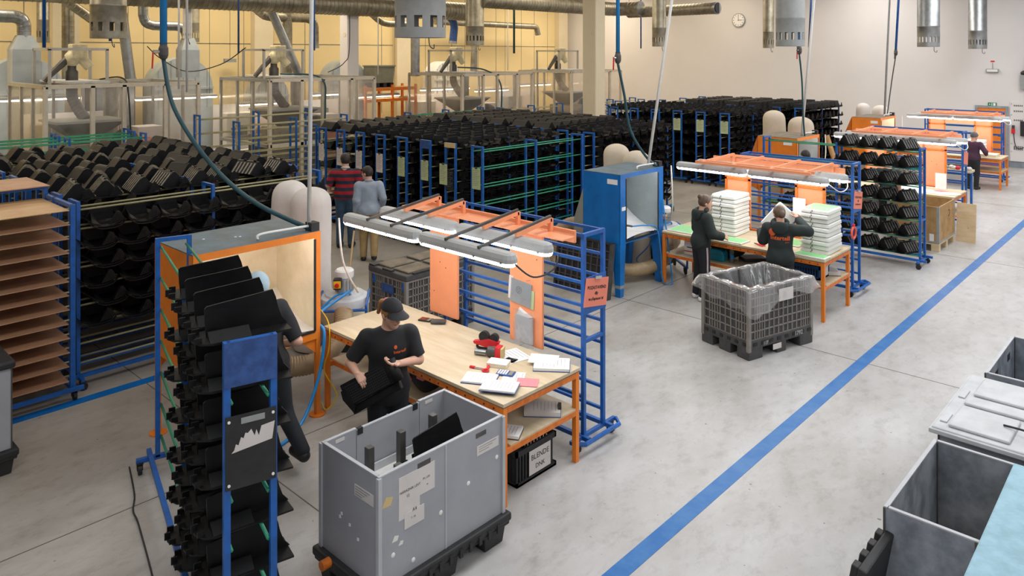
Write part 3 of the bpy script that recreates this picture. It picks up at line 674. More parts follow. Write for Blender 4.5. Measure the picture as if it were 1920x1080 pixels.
# black moulded parts: three shapes, rack-long axis is local x, across the rack is local y
def tray(prof, th, y0, y1, mb):
    return mb.prism(list(prof)+[(x, z-th) for x, z in prof[::-1]], 'y', y0, y1)
def fin_mesh():
    mb = MB()
    base = [(-.29, -.04), (-.275, -.1), (-.24, -.135), (-.18, -.15), (.26, -.15), (.3, -.11), (.3, .12), (-.18, .12), (-.25, .09), (-.285, .02)]
    mb.prism([(x, y) for y, x in base], 'z', 0, .012)
    wall = [(-.2, .012), (-.21, .1), (-.215, .2), (-.2, .213), (-.1, .224), (0, .233), (.1, .243), (.205, .255), (.228, .2), (.245, .13), (.27, .06), (.31, .012)]
    k = len(wall)
    def lean(z, x0): return x0-.02+.02*(z/.24)**2
    vs = [(lean(z, .02), y, z) for y, z in wall]+[(lean(z, .006), y, z) for y, z in wall]
    mb.add(vs, [tuple(range(k))[::-1], tuple(range(k, 2*k))]+[(i, (i+1) % k, k+(i+1) % k, k+i) for i in range(k)])
    mb.add([(.02, -.2, .012), (.11, -.2, .012), (.03, -.2, .06), (.02, -.2, .06), (.02, .05, .012), (.11, .05, .012), (.03, .05, .06), (.02, .05, .06)], [(0,1,2,3), (7,6,5,4), (0,4,5,1), (1,5,6,2), (2,6,7,3), (3,7,4,0)])
    mb.box(-.1, -.088, -.27, -.225, .012, .05); mb.box(.06, .072, -.285, -.24, .012, .045); mb.box(-.03, -.018, -.3, -.26, .0, .05)
    mb.box(-.15, -.142, -.15, .25, .0, .045)
    return mb
def tent_mesh(mirror=1, ribs=True):
    mb = MB(); g = mirror
    mb.prism([(g*x, z) for x, z in ((-.175, .01), (-.03, .19), (.0, .205), (.03, .19), (.175, .01))], 'y', -.2, .25)
    tray([(-.195, .05), (-.15, .018), (-.08, .006), (.08, .006), (.15, .015), (.195, .045)] if g > 0 else [(-.195, .045), (-.15, .015), (-.08, .006), (.08, .006), (.15, .018), (.195, .05)], .009, -.3, .28, mb)
    mb.prism([(g*x, z) for x, z in ((.03, .01), (.19, .03), (.12, .14), (.1, .14))], 'y', -.285, -.272)
    for k in range(4): mb.box(min(g*.04, g*.18), max(g*.04, g*.18), -.29, -.285, .025+k*.028, .031+k*.028)
    if ribs:
        mb.mi(1)
        for k in range(6):
            y = -.17+k*.075
            mb.bar((g*-.165, y, .025), (g*-.04, y, .182), .03, .012)
        mb.tube([(0, -.2, .2), (0, .25, .2)], .012, 5)
        mb.mi(0)
        for k in (-.12, .1): mb.box(-.01, .01, k-.03, k+.03, .2, .225)
    return mb
def box_mesh():
    mb = MB()
    mb.prism([(-.165, .01), (-.15, .03), (-.035, .185), (.0, .2), (.05, .19), (.11, .13), (.15, .05), (.16, .01)], 'y', -.17, .21)
    tray([(-.19, .03), (-.15, .012), (.15, .012), (.19, .035)], .009, -.25, .23, mb)
    mb.prism([(-.03, .19), (-.02, .2), (.0, .21), (.02, .2)], 'y', -.12, .16)
    return mb
def bowl_mesh():
    mb = MB(); P = [(-.2, .1), (-.15, .045), (-.09, .012), (-.02, 0), (.08, .002), (.15, .02), (.2, .07)]
    tray(P, .01, -.3, .28, mb)
    lip = [(x, z-.012) for x, z in P]
    tray([(x*1.02, z-.02) for x, z in P], .012, -.325, -.29, mb)
    mb.prism([(.03, .01), (.06, .06), (.115, .16), (.15, .15), (.195, .07), (.17, .03)], 'y', -.295, -.25)
    for k in range(5): mb.box(.075+.012*k*.5, .175-.012*k, -.3, -.295, .03+k*.024, .036+k*.024)
    for k in range(5): mb.box(.07+.022*k, .075+.022*k, -.3, -.295, .025, .11 if 0 < k < 4 else .06)
    mb.prism([(-.17, .03), (.17, .03), (.13, .17), (-.1, .17)], 'y', .0, .015)
    mb.add([(-.15, -.25, .05), (-.05, -.25, .012), (-.03, .0, .03), (-.1, .0, .13), (-.15, -.25, .035), (-.05, -.25, .0), (-.03, .0, .015), (-.1, .0, .11)], [(0,1,2,3),(7,6,5,4),(0,4,5,1),(1,5,6,2),(2,6,7,3),(3,7,4,0)])
    return mb
def scoop_mesh():
    mb = MB()
    tray([(-.175, .1), (-.13, .035), (-.06, .008), (.06, .008), (.13, .035), (.175, .1)], .01, -.3, .3, mb)
    mb.prism([(-.15, .04), (.15, .04), (.115, .165), (-.115, .165)], 'y', -.12, -.1)
    mb.prism([(-.15, .04), (.15, .04), (.115, .165), (-.115, .165)], 'y', .2, .215)
    tray([(-.175, .05), (-.13, -.01), (-.06, -.035), (.06, -.035), (.13, -.01), (.175, .05)], .008, -.33, -.3, mb)
    mb.prism([(-.178, .0), (-.15, .0), (-.165, .12)], 'y', -.3, -.2)
    return mb
SHAPE = {'fin': fin_mesh(), 'tent': tent_mesh(1), 'tentm': tent_mesh(-1), 'tentp': tent_mesh(1, False), 'box': box_mesh(), 'bowl': bowl_mesh(), 'scoop': scoop_mesh()}
SHAPE['tents'] = tent_mesh(-1).xf(Matrix.Rotation(R(-25), 4, 'Z') @ Matrix.Diagonal((.82, .78, 1.0, 1)))
SM = {k: v.mesh('plastic_trough', [M['black'], M['black_lit']]) for k, v in SHAPE.items()}
GRP = {'f': 'finned mouldings on the front rack', 'l': 'mouldings on the left block of racks', 's': 'mouldings on the rack behind the second station', 'm': 'mouldings on the middle block of racks'}
rest = MB(); n_single = 0
def moulding(shape, rk, lx, z, label=None, grp=None, jig=.02, yaw=.08):
    "rk = (x, y, rz) of the rack; lx along the rack"
    global n_single
    x, y, rz = rk; ly = random.uniform(-jig, jig)
    p = Matrix.Translation((x, y, 0)) @ Matrix.Rotation(rz, 4, 'Z') @ Matrix.Translation((lx+random.uniform(-.01, .01), ly, z+.022)) @ Matrix.Rotation(random.uniform(-yaw, yaw), 4, 'Z')
    if label:
        o = link('plastic_trough', SM[shape]); o.matrix_world = p; tag(o, label, 'plastic part', GRP[grp]); o['kind'] = 'thing'; n_single += 1
        return o
    rest.merge(SHAPE[shape], p)

LVF = [.31+.2955*i for i in range(7)]
LV7 = [.2+.315*i for i in range(7)]
# front rack: finned mouldings near its right end
FR = (-7.247, 3.05, R(-14.7))
t = rack(*FR, 'nearest blue rack with green tubes full of finned black mouldings', 3.02, 'green', LVF, low=False)
MB().box(3.04, 3.046, -.157, .157, HR-.27, HR).ob('end_plate', M['navy'], t)
bd = MB().box(3.04, 3.048, -.15, .15, 1.28, 1.72).ob('black_board', M['pallet'], t)
MB().box(3.048, 3.052, -.06, .08, 1.665, 1.7).ob('label_clip', M['greypaint'], bd)
for a in (-.13, .13):
    for b in (1.31, 1.69): MB().tube([(3.048, a, b), (3.053, a, b)], .009, 8).ob('screw', M['paper'], bd)
torn = [(-.115, 1.5), (.125, 1.53), (.14, 1.635), (.06, 1.625), (.045, 1.57), (.03, 1.61), (.02, 1.575), (-.0, 1.62), (-.02, 1.6), (-.035, 1.605), (-.045, 1.575), (-.06, 1.585), (-.075, 1.54), (-.09, 1.55), (-.1, 1.515)]
MB().prism(torn, 'x', 3.048, 3.05).ob('torn_paper', M['cardw'], bd)
for i, lz in enumerate(LVF[::-1]):
    for j in range(4):
        moulding('fin', FR, 2.76-.335*j, lz, 'black finned moulding, %s level from the top, %s from the near end, front rack' % (ORD[i], ORD[j]), 'f', .012)

# rack behind the second station: ribbed tents
S3 = (-6.96, 15.27, 0)
rack(*S3, 'blue rack of ribbed black mouldings behind the second station', 2.97, 'green', LV7)
for i, lz in enumerate(LV7[::-1]):
    for j in range(4 if i < 6 else 4):
        moulding('tents', S3, 2.72-.345*j, lz, 'ribbed black moulding, %s level from top, %s from right, rack behind second station' % (ORD[i], ORD[j]), 's')
    for j in range(3): 
        if i > 1: moulding('tents', S3, 1.25-.36*j, lz, None)

# left block beside the aisle
LX = [-9.9-.64*k for k in range(9)]
LVL = [2.06-.225*i for i in range(9)]
for k, xx in enumerate(LX):
    rk = (xx, 3.0, PI/2)
    rack(*rk, 'blue rack in the left block, %s row from the front aisle' % ORD[k], 3.25, 'straw', LVL if k < 3 else LVL[:2], far=k > 1)
    for i, lz in enumerate(LVL):
        for j in range(8):
            lx = .22+.4*j
            if k == 0:
                if 1 <= i <= 6: moulding('bowl', rk, lx+(.06 if i % 2 else -.04), lz, 'black tray moulding, %s level from top, %s from left, left block face' % (ORD[i], ORD[j]), 'l')
            elif i == 0:
                moulding('tent' if k < 2 else 'box', rk, lx+random.uniform(-.09, .09), lz, 'black tent moulding atop the left block, row %s, %s from left' % (ORD[k], ORD[j]), 'l', .1, .3)
            elif i < 7: moulding('tentp', rk, lx, lz)
# middle block, two racks deep
MX = [-10.15-.74*k for k in range(8)]
LVM = [2.06-.215*i for i in range(9)]
PL = {1: ('cardt', .09), 2: ('navy', .17), 0: None}
for c, y0 in enumerate((9.9, 13.32)):
    for k, xx in enumerate(MX):
        rk = (xx, y0, PI/2); empty = c == 0 and k == 0
        rack(*rk, 'blue rack in the middle block, %s from the right, %s bay' % (ORD[k], 'near' if c == 0 else 'far'), 3.0, 'green' if empty else 'straw', [2.06-.33*i for i in range(6)] if empty else (LVM if k < 2 or c == 0 else LVM[:1]), far=True, plate=PL.get(k) if c == 0 else None)
        if empty: continue
        for i, lz in enumerate(LVM):
            for j in range(8):
                if k >= 6 and c == 0 and i % 2: continue
                lx = .25+.36*j; lab = None
                if c == 0 and i == 0 and k < 7: lab = 'black scoop moulding atop the middle block, row %s, %s from front' % (ORD[k], ORD[j])
                elif c == 0 and k == 1 and i < 7: lab = 'black scoop moulding, %s level from top, %s from front, behind green tubes' % (ORD[i], ORD[j])
                if n_single >= 292: lab = None
                moulding('scoop' if (c == 0 and k < 6) or (c == 1 and k < 2) else 'tentp', rk, lx, lz, lab, 'm')
# right block in front of the far wall
for c, (y0, x0) in enumerate(((20.25, -10.5), (23.75, -9.75))):
    for k in range(6):
        xx = x0-.78*k; rk = (xx, y0, PI/2)
        rack(*rk, 'blue rack in the far right block, %s from the right, %s bay' % (ORD[k], 'near' if c == 0 else 'far'), 3.0, 'straw', [2.06-.31*i for i in range(7)] if k < 2 else [2.06], far=True)
        for i in range(7):
            for j in range(8): moulding('scoop' if c == 0 else 'tentp', rk, .25+.36*j, 2.06-.31*i)
o = rest.ob('plastic_troughs', [M['black'], M['black_lit']], fix=False)
tag(o, 'black plastic mouldings filling the deeper and farther blue racks', 'plastic part'); o['kind'] = 'stuff'
# empty racks further back
k = 0
for x, y, tb, z in ((-17.25, 3.6, 'green', 1.0), (-17.9, 3.6, 'green', 1.0), (-18.5, 3.7, 'green', 1.0), (-17.7, 8.0, 'straw', 1.13), (-16.95, 8.6, 'straw', 1.06), (-16.2, 10.2, 'straw', 1.0), (-17.5, 14.2, 'green', 1.0), (-16.9, 17.5, 'straw', 1.0),
                 (-15.3, 21.0, 'straw', 1.0), (-16.1, 21.4, 'straw', 1.0), (-16.9, 22.0, 'straw', 1.0), (-15.3, 24.6, 'straw', 1.0)):
    rack(x, y, PI/2, ('empty blue rack at the far left before the first enclosure, %s from front' % ORD[k] if k < 3 else 'empty blue rack before the second enclosure, %s from left' % ORD[k-3] if k < 6 else 'empty blue rack before the third enclosure, %s from left' % ORD[k-6] if k < 8 else 'empty blue rack near the cream column, %s from the right' % ORD[k-8]), 3.0, tb, [2.06-.3*i for i in range(6)], far=True, zs=z); k += 1
# cards hung on the rack ends
def card(x, y, z, m, label, w=.2, h=.4):
    t = thing('rack_card', label, 'card', (x, y, z), 0, 'paper cards on the rack ends')
    MB().box(-w/2, w/2, -.004, 0, -h/2, h/2).ob('sheet', M[m], t)
    mb = MB()
    for q in range(9): mb.box(-w*.38, w*(.38-.12*(q % 3)), -.0055, -.004, h*.36-q*h*.085, h*.36-q*h*.085+.008)
    mb.ob('print_lines', M['inkg'], t); MB().box(-.03, .03, -.01, .002, h/2-.02, h/2+.015).ob('clip', M['machine'], t)
for k, (m, lab) in enumerate((('cardg', 'green card on the rightmost middle rack end'), ('cardg', 'green card half behind the rightmost one on middle racks'), ('rubber', 'black card on the third middle rack end from right'), ('cardg', 'green card under the blue end plate of a middle rack'), ('cardg', 'green card to the left of the blue end plate'), ('cardw', 'white card above the man in the blue shirt'), ('cardw', 'white card just right of the tall man'), ('cardw', 'white card at the tall man\'s head'))):
    xs = MX[[0, 1, 1, 2, 3, 4, 5, 6][k]]+(.0 if k != 2 else -.0); 
    if k == 2: xs = MX[1]; 
    card(xs+(-.1 if k == 1 else 0), 9.87 if k != 1 else 9.8, 1.56 if k != 2 else 1.45, m, lab, .22)
card(MX[7], 9.87, 1.6, 'cardw', 'white card left of the tall man\'s head')
for k, lab in enumerate(('pale green card on the far right block, rightmost', 'pale green card on the far right block, second', 'pale green card on the far right block, third')): card(-10.5-.78*k, 20.22, 1.75, 'cardg', lab, .24, .36)
# board rack at the left with hardboard sheets
t = thing('board_rack', 'blue rack stacked with brown boards at the left edge', 'rack', (-9.95, 2.84, 0))
for yy in (0, -1.7):
    for xx in (-.42, -.12, .52): MB().box(xx-.025, xx+.025, yy-.025, yy+.025, .12, 2.2).ob('post', M['blue'], t)
    MB().box(-.42, .52, yy-.02, yy+.02, .12, .16).ob('base_end', M['blue'], t)
    MB().box(-.42, .52, yy-.02, yy+.02, 2.16, 2.2).ob('cross_bar', M['blue'], t)
for xx in (-.42, .58): MB().box(xx-.02, xx+.02, -1.8, .1, .12, .16).ob('base_rail', M['blue'], t)
for xx in (-.42, .52):
    for yy in (-1.6, .02): link('caster', CASTER, t, loc=(xx, yy, 0))
for i in range(13):
    for xx in (-.3, .35): MB().tube([(xx, -1.72, .22+i*.159), (xx, .02, .22+i*.159)], .01, 6).ob('support_tube', M['straw'], t)
for i in range(13):
    z = .232+i*.159; top = i == 12
    o = MB().box(-.47, .56+random.uniform(-.01, .01), -1.75, .0, 0, .008).ob('hardboard_sheet', M['boardl' if top else 'board'], loc=(-9.95, 2.8, z), rz=random.uniform(-.012, .012))
    tag(o, ('pale brown board on top of the board rack' if top else 'brown hardboard sheet, %s below the top of the board rack' % ORD[11-i]), 'board', 'boards on the board rack')
o = MB().box(-.45, .45, -1.6, .0, 0, .01).ob('hardboard_sheet', M['board'], loc=(-10.75, 2.85, 2.3), rz=.02)
tag(o, 'stained dark board lying behind the pale top board', 'board')
MB().box(-.4, .4, -.03, .0, 0, .0).v
t = thing('board_support', 'blue frame carrying the stained dark board', 'frame', (-10.75, 2.84, 0))
for xx in (-.4, .35):
    for yy in (0, -1.5): MB().box(xx-.02, xx+.02, yy-.02, yy+.02, 0, 2.26).ob('post', M['blue'], t)
    MB().box(xx-.02, xx+.02, -1.52, .02, 2.26, 2.3).ob('top_rail', M['blue'], t)
# ------------------------------------------------------------------ work tables, lamp gantries, rung trolleys
def table(x0, x1, y0, y1, label, h=.9, sh=.5):
    t = thing('work_table', label, 'table', (x0, y0, 0), 0, 'orange work tables'); W, L = x1-x0, y1-y0
    MB().box(0, W, 0, L, h-.032, h).ob('table_top', M['ply'], t, bevel=.004)
    MB().box(.004, W-.004, .004, L-.004, h-.04, h-.031).ob('top_underlay', M['plyedge'], t)
    for a in (.006, W-.056):
        for b in (.006, L-.056): MB().box(a, a+.05, b, b+.05, 0, h-.04).ob('leg', M['orange'], t, bevel=.003)
    for b in (.006, L-.046): MB().box(.05, W-.05, b, b+.04, h-.095, h-.04).ob('frame_rail', M['oranged'], t, bevel=.003)
    for a in (.006, W-.046): MB().box(a, a+.04, .05, L-.05, h-.095, h-.04).ob('frame_rail', M['oranged'], t, bevel=.003)
    MB().box(.01, W-.01, .1, L-.01, sh, sh+.018).ob('shelf', M['ply'], t, bevel=.002)
    for a in (.006, W-.046): MB().box(a, a+.04, .05, L-.05, sh-.05, sh).ob('shelf_rail', M['oranged'], t, bevel=.003)
    for b in (.1, L-.046): MB().box(.05, W-.05, b, b+.04, sh-.05, sh).ob('shelf_rail', M['oranged'], t, bevel=.003)
    mb = MB()
    k = int(W/.12)
    for i in range(k): mb.tube([(.1+i*.12, .004, h-.068), (.1+i*.12, .0, h-.068)], .008, 8)
    mb.ob('rail_holes', M['rubber'], t)
    return t
def panel(t, a, b, y, z0, z1, framed):
    p = MB().box(a, b, y, y+.03, z0, z1).ob('back_panel', M['orange_lit'], t, bevel=.004)
    if framed:
        for q in ((a, a+.035, z0, z1), (b-.035, b, z0, z1), (a, b, z1-.32, z1-.285), (a, b, z0, z0+.035)):
            MB().box(q[0], q[1], y-.025, y, q[2], q[3]).ob('panel_frame', M['oranged'], p)
    for k in range(4): MB().tube([(a+.08+.1*k, y, z0+.25+.2*(k % 2)+.15*k), (a+.08+.1*k, y-.006, z0+.25+.2*(k % 2)+.15*k)], .007, 8).ob('screw', M['chrome'], p)
    return p
def trolley(x0, x1, y0, label, h=2.12, dy=.32, levels=8):
    t = thing('rung_trolley', label, 'trolley', (x0, y0, 0), 0, 'blue rung trolleys'); L = x1-x0
    for xx in (0, L):
        for yy in (0, dy): MB().box(xx-.02, xx+.02, yy-.02, yy+.02, .12, h).ob('post', M['blue'], t, bevel=.003)
        for zz in (h-.02, 1.05): MB().box(xx-.018, xx+.018, .02, dy-.02, zz-.018, zz+.018).ob('end_rung', M['blue'], t)
    rung = MB().box(.02, L-.02, -.014, .014, -.014, .014).mesh('rung', M['blue'])
    for yy in (0, dy):
        link('rung', rung, t, loc=(0, yy, h-.02))
        for i in range(levels): link('rung', rung, t, loc=(0, yy, .28+.225*i))
    for yy in (-.03, dy+.03): MB().box(-.1, L+.1, yy-.02, yy+.02, .1, .14).ob('base_rail', M['blue'], t)
    for xx, s in ((0, -1), (L, 1)):
        MB().tube([(xx+s*.02, -.2, .12), (xx+s*.12, -.12, .12), (xx+s*.12, dy+.12, .12), (xx+s*.02, dy+.2, .12)], .022, 6).ob('bumper', M['blue'], t)
        MB().box(xx-.018, xx+.018, -.2, dy+.2, .1, .135).ob('base_end', M['blue'], t)
        for yy in (-.12, dy+.12): link('caster', CASTER, t, loc=(xx, yy, 0))
    return t
def hang_sign(t, x, y, z, lines=None):
    b = MB().box(x-.012, x-.004, y-.02, y+.34, z-.2, z+.16).ob('sign_plate', M['blue'], t)
    rot = Matrix.Translation((x, y+.17, z)) @ Matrix.Rotation(R(-9), 4, 'X')
    s = MB().box(0, .003, -.19, .19, -.15, .13).xf(rot).ob('sign_sheet', M['salmon'], t)
    c = MB().box(0, .016, -.05, .05, .12, .15).xf(rot).ob('sign_clip', M['chrome'], t)
    if lines:
        for (txt, sz, zz) in lines:
            text('lettering', txt, sz, rot @ frame((.0045, 0, zz), (0, 1, 0), (0, 0, 1)), M['ink'], s, bold=.0015)
SIGN = (('POZASTAVENO', .044, .035), ('díly', .04, -.02), ('na přepracování', .038, -.075))

def station(n, x0, x1, y0, y1, names, z=2.0, style=2, tr=None, sign=True):
    table(x0, x1, y0, y1, names[0])
    g = thing('lamp_gantry', names[1], 'gantry', (x1, y1, 0), 0, 'orange lamp gantries'); yb = .07
    if style == 1: pans = ((-2.27, -1.8), (-.99, -.54)); arms = (-2.03, -1.63, -.81, -.37)
    else: pans = ((-2.13, -1.67), (-.89, -.41)); arms = (-1.95, -1.42, -.8, -.28)
    for a, b in pans: panel(g, a, b, yb, .9 if style == 1 else .86, z+.04, style == 2)
    MB().box(-2.35, -.1, yb-.03, yb, z-.02, z+.1).ob('header', M['orange_lit'], g, bevel=.004)
    if style == 2: MB().box(pans[0][1], pans[1][0], yb-.02, yb, z-.22, z-.04).ob('header', M['orange_lit'], g)
    if style == 2: MB().box(pans[0][0], pans[1][1], yb-.02, yb+.02, .86, .92).ob('lower_rail', M['oranged'], g)
    if style == 1:
        MB().box(-2.45, -.05, -.2, -.02, z+.05, z+.062).ob('top_board', M['orange_lit'], g)
        for a in arms:
            MB().box(a-.02, a+.02, -.02, .02, z+.06, z+.19).ob('arm_post', M['orange_lit'], g)
            MB().bar((a, 0, z+.18), (a, -.5, z+.115), .04).ob('arm', M['orange_lit'], g)
            MB().bar((a-.0, 0, z+.21), (a, -1.0, z+.085), .025, .025).ob('steel_channel', M['machine'], g)
    else:
        for a in arms: MB().bar((a, .02, z+.16), (a, -1.12, z+.14), .04).ob('arm', M['orange_lit'], g)
        for yy in (.0, -.95, -1.1): MB().box(arms[0]-.1, arms[-1]+.1, yy-.02, yy+.02, z+.12, z+.16).ob('cross_bar', M['orange_lit'], g)
        for a in (arms[0], arms[-1]): MB().box(a-.02, a+.02, 0, .04, z+.02, z+.14).ob('arm_post', M['orange_lit'], g)
    xs = (x1-2.52+.62, x1-2.52+1.89)
    for r, (yy, lab) in enumerate(((y0+.13, 'front'), (y0+.62, 'rear'))):
        for i, xx in enumerate(xs):
            strip_lamp('strip_light', 'lit %s strip light on the %s side over %s' % (lab, 'left' if i == 0 else 'right', names[3]), xx+.02+(.1 if r else 0)*(style == 2), yy, z, 1.255, 0, group='strip lights over the work tables')
    # lamp wires
    w = MB().tube(smooth_path([(x1+.0, y0+.13, z), (x1+.12, y0+.25, z-.12), (x1+.14, y0+.5, z-.1), (x1+.1, y0+.62, z)]), .008, 6).ob('lamp_cable', M['wire' if style == 1 else 'whitewire'])
    tag(w, 'thin cable looping between the lamp ends over '+names[3], 'cable')
    w = MB().tube(smooth_path([(x0+.1, y0+.13, z), (x0+.08, y0+.2, z-.5), (x0-.15, y0+.55, z-.95), (x0-.5, y0+.8, z-1.05)]), .012, 6).ob('lamp_cable', M['whitewire'])
    tag(w, 'white cable hanging from the left lamp end over '+names[3], 'cable')
    if tr:
        t = trolley(*tr, names[2])
        if sign: hang_sign(t, tr[1]-tr[0]+.03, 0, 1.52, SIGN if n < 3 else None)
station(1, -7.21, -4.47, 4.67, 5.73, ('nearest orange work table with papers on its ply top', 'orange lamp gantry behind the nearest table', 'blue rung trolley behind the nearest table with salmon sign', 'the nearest table'), 2.08, 1, (-6.63, -4.6, 5.95))
station(2, -6.9, -4.18, 11.08, 12.13, ('orange work table with two stacks of white trays', 'orange lamp gantry above the white trays', 'blue rung trolley behind the table of white trays', 'the table of white trays'), 2.0, 2, (-6.25, -4.34, 12.68))
station(3, -6.85, -4.05, 17.8, 18.87, ('orange work table behind the wooden crate', 'orange lamp gantry behind the rack of ribbed mouldings', 'blue rung trolley behind the third table', 'the third table'), 2.0, 2, (-6.25, -4.27, 19.5))
station(4, -7.3, -4.55, 25.2, 26.2, ('farthest orange work table, beside the woman in purple', 'farthest orange lamp gantry in front of the door', 'farthest blue rung trolley in front of the orange door', 'the farthest table'), 1.98, 2, (-6.95, -4.85, 26.9), False)
t = thing('tape_ring', 'red tape ring hung on the second blue trolley', 'tape', (-4.3, 12.62, 1.02))
MB().tube([(0, .09*math.cos(2*PI*k/18), .09*math.sin(2*PI*k/18)) for k in range(18)], .018, 8, closed=True).ob('ring', M['ringred'], t, smooth=True)
MB().box(-.015, .015, -.02, .02, .08, .14).ob('tab', M['red'], t)

# ------------------------------------------------------------------ spray booths
def booth(x0, x1, y0, y1, h, paint, inner, label, legs='thin', zb=.83, top='slate', funnel=True, z_in=.92, tagplate=True):
    t = thing('spray_booth', label, 'booth', (x0, y0, 0), 0, 'open fronted booths'); W, L = x1-x0, y1-y0; m = M[paint]; i = M[inner]
    MB().box(0, W, 0, .02, zb, h-.012).ob('side_panel', m, t, bevel=.003); MB().box(0, W, L-.02, L, zb, h-.012).ob('side_panel', m, t, bevel=.003)
    MB().box(0, .02, .02, L-.02, zb, h-.012).ob('back_panel', m, t)
    MB().box(0, W, 0, L, h-.012, h).ob('top_panel', M[top], t, bevel=.003)
    MB().box(W-.01, W+.002, 0, L, h-.07, h-.001).ob('front_rail', m, t); MB().box(W-.01, W+.002, 0, L, zb, z_in).ob('front_rail', m, t)
    fw = .07 if legs == 'thin' else .16
    MB().box(W-.01, W+.002, 0, fw, z_in, h-.07).ob('front_stile', m, t); MB().box(W-.01, W+.002, L-(fw if legs == 'thin' else .13), L, z_in, h-.07).ob('front_stile', m, t)
    MB().box(.021, .03, .02, L-.02, zb+.02, h-.02).ob('inner_back', i, t)
    for yy in (.021, L-.03): MB().box(.03, W-.012, yy, yy+.009, zb+.02, h-.02).ob('inner_side', i, t)
    MB().box(.03, W-.012, .03, L-.03, h-.03, h-.02).ob('inner_top', i, t)
    def ch(u, v): return (.032+u*(W-.05), .032+v*(L-.064), z_in+.0+.28*(1-u)**2.2+.05*math.sin(v*PI)*u)
    MB().grid(ch, 10, 8).ob('chute_sheet', M['offwhite'], t, smooth=True)
    for yy in (fw-.012, L-fw-.012): MB().box(W-.004, W+.008, yy, yy+.024, z_in, h-.08).ob('rubber_seal', M['rubber'], t)
    MB().box(W-.004, W+.008, fw, L-fw, z_in-.015, z_in+.01).ob('rubber_seal', M['rubber'], t)
    for yy in (0, L-.05) if legs == 'thin' else (0, L-.16):
        for xx in (.0, W-.05) if legs == 'thin' else (0, W-.16):
            if legs == 'thin':
                q = MB().box(xx, xx+.05, yy, yy+.05, .012, zb).ob('leg', m, t, bevel=.003)
                MB().tube([(xx+.025, yy+.025, 0), (xx+.025, yy+.025, .014)], .085, 18).ob('foot_plate', m, q)
                s = 1 if yy < .1 else -1; yc = yy if yy < .1 else yy+.05
                MB().prism([(yc, zb), (yc+s*.22, zb), (yc, zb-.2)], 'x', xx+.02, xx+.026).ob('gusset', m, q)
            else:
                s = .16; e = .06; ya = yy if yy < .1 else yy+s-e*1.6
                xa = xx+(s-e*1.6 if xx > .1 else 0)
                MB().frus((xa, xa+e*1.6, ya, ya+e*1.6), (xx, xx+s, yy, yy+s), 0, zb+.01).ob('leg', m, t, bevel=.003)
    if funnel:
        a = (.02, L-.02, zb-.1, h-.03 if legs == 'thin' else h-.3); c = (L*.35, L*.35+.22, zb-.05, zb+.17); mb = MB()
        mb.add([(-.02, a[0], a[2]), (-.02, a[1], a[2]), (-.02, a[1], a[3]), (-.02, a[0], a[3]), (-.55, c[0], c[2]), (-.55, c[1], c[2]), (-.55, c[1], c[3]), (-.55, c[0], c[3])], [(0,3,2,1),(4,5,6,7),(0,1,5,4),(1,2,6,5),(2,3,7,6),(3,0,4,7)])
        mb.ob('rear_funnel', M[funnel], t)
    q = MB().tube([(W-.04, .12, h-.042), (W-.04, L-.12, h-.042)], .016, 8).ob('booth_fill_light', M['glow_fill'], t)  # unseen tube, added with its holders to brighten the booth interior
    for yy in (.12, L-.14): MB().box(W-.055, W-.025, yy, yy+.02, h-.06, h-.012).ob('fill_light_holder', M['white'], q)
    # conduit bow on the roof with its junction box
    mb = MB().tube(smooth_path([(W-.12, L*.52, h+.005), (W-.12, L*.54, h+.05), (W-.1, L*.75, h+.055), (W-.08, L*.95, h+.05), (W-.06, L-.02, h+.02)]), .014, 8)
    q = mb.ob('roof_conduit', M['white'], t, smooth=True)
    MB().box(W-.14, W-.02, L-.1, L-.0, h, h+.09).ob('junction_box', M['rubber'], q)
    if tagplate: MB().box(W*.66, W*.66+.2, -.004, 0, h-.17, h-.09).ob('name_plate', M['paper'], t)
    return t
def dashes(t, name, pts, m):
    for p in pts: MB().box(*p).ob(name, M[m], t)
t = booth(-7.99, -7.1, 3.17, 4.56, 1.985, 'orange', 'cream', 'near orange booth with cream inside and slate top', funnel=None, tagplate=False)
MB().box(.87, .89, -.003, 0, 1.7, 1.86).ob('corner_sticker', M['cardw'], t)
for x, y in ((.5, .62), (.52, .66), (.62, .82), (.35, .35)): MB().sph((x, y, 1.988), (.012, .016, .006), 6, 4).ob('paint_drip', M['paper'], t)
t = booth(-7.72, -6.98, 9.98, 11.25, 1.965, 'boothblue', 'greysheet', 'tall blue booth with a grey inside and tapered legs', 'wide', .84, 'slate', 'greypaint', .88)
text('scribble', 'wen', .07, frame((.745, .1, 1.42), (0, 1, .1), (0, 0, 1)), M['paper'], t, shear=.3)
MB().box(.743, .7435, .04, .15, 1.38, 1.44).ob('torn_label', M['paper'], t)
for xx, yy in ((.0, 0), (.645, 0), (.645, 1.175)): MB().box(xx-.002, xx+.097, yy-.002, yy+.097, .14, .19).ob('worn_band', M['greypaint'], t)
g = thing('air_gun', 'air blow gun lying on the white chute of the blue booth', 'tool', (-7.25, 10.45, 1.05))
MB().tube([(0, 0, .0), (.1, .12, -.03)], .018, 8).ob('gun_body', M['machine'], g); MB().tube([(-.02, -.01, .0), (-.03, -.02, .035)], .03, 12).ob('gun_dial', M['rubber'], g)
MB().tube(smooth_path([(.1, .12, -.03), (.25, .3, -.02), (.34, .48, -.08), (.36, .58, -.5), (.37, .6, -.9), (.42, .62, -1.03), (.5, .7, -1.04), (.45, .78, -.9), (.38, .76, -.3), (.3, .74, .35)], 8), .012, 6).ob('gun_hose', M['bluehose'], g)
MB().tube(smooth_path([(.3, .5, -.12), (.1, .6, -.45), (-.1, .55, -.7), (.05, .6, -.8), (.25, .7, -.75)], 8), .01, 6).ob('spare_hose', M['blue'], g)
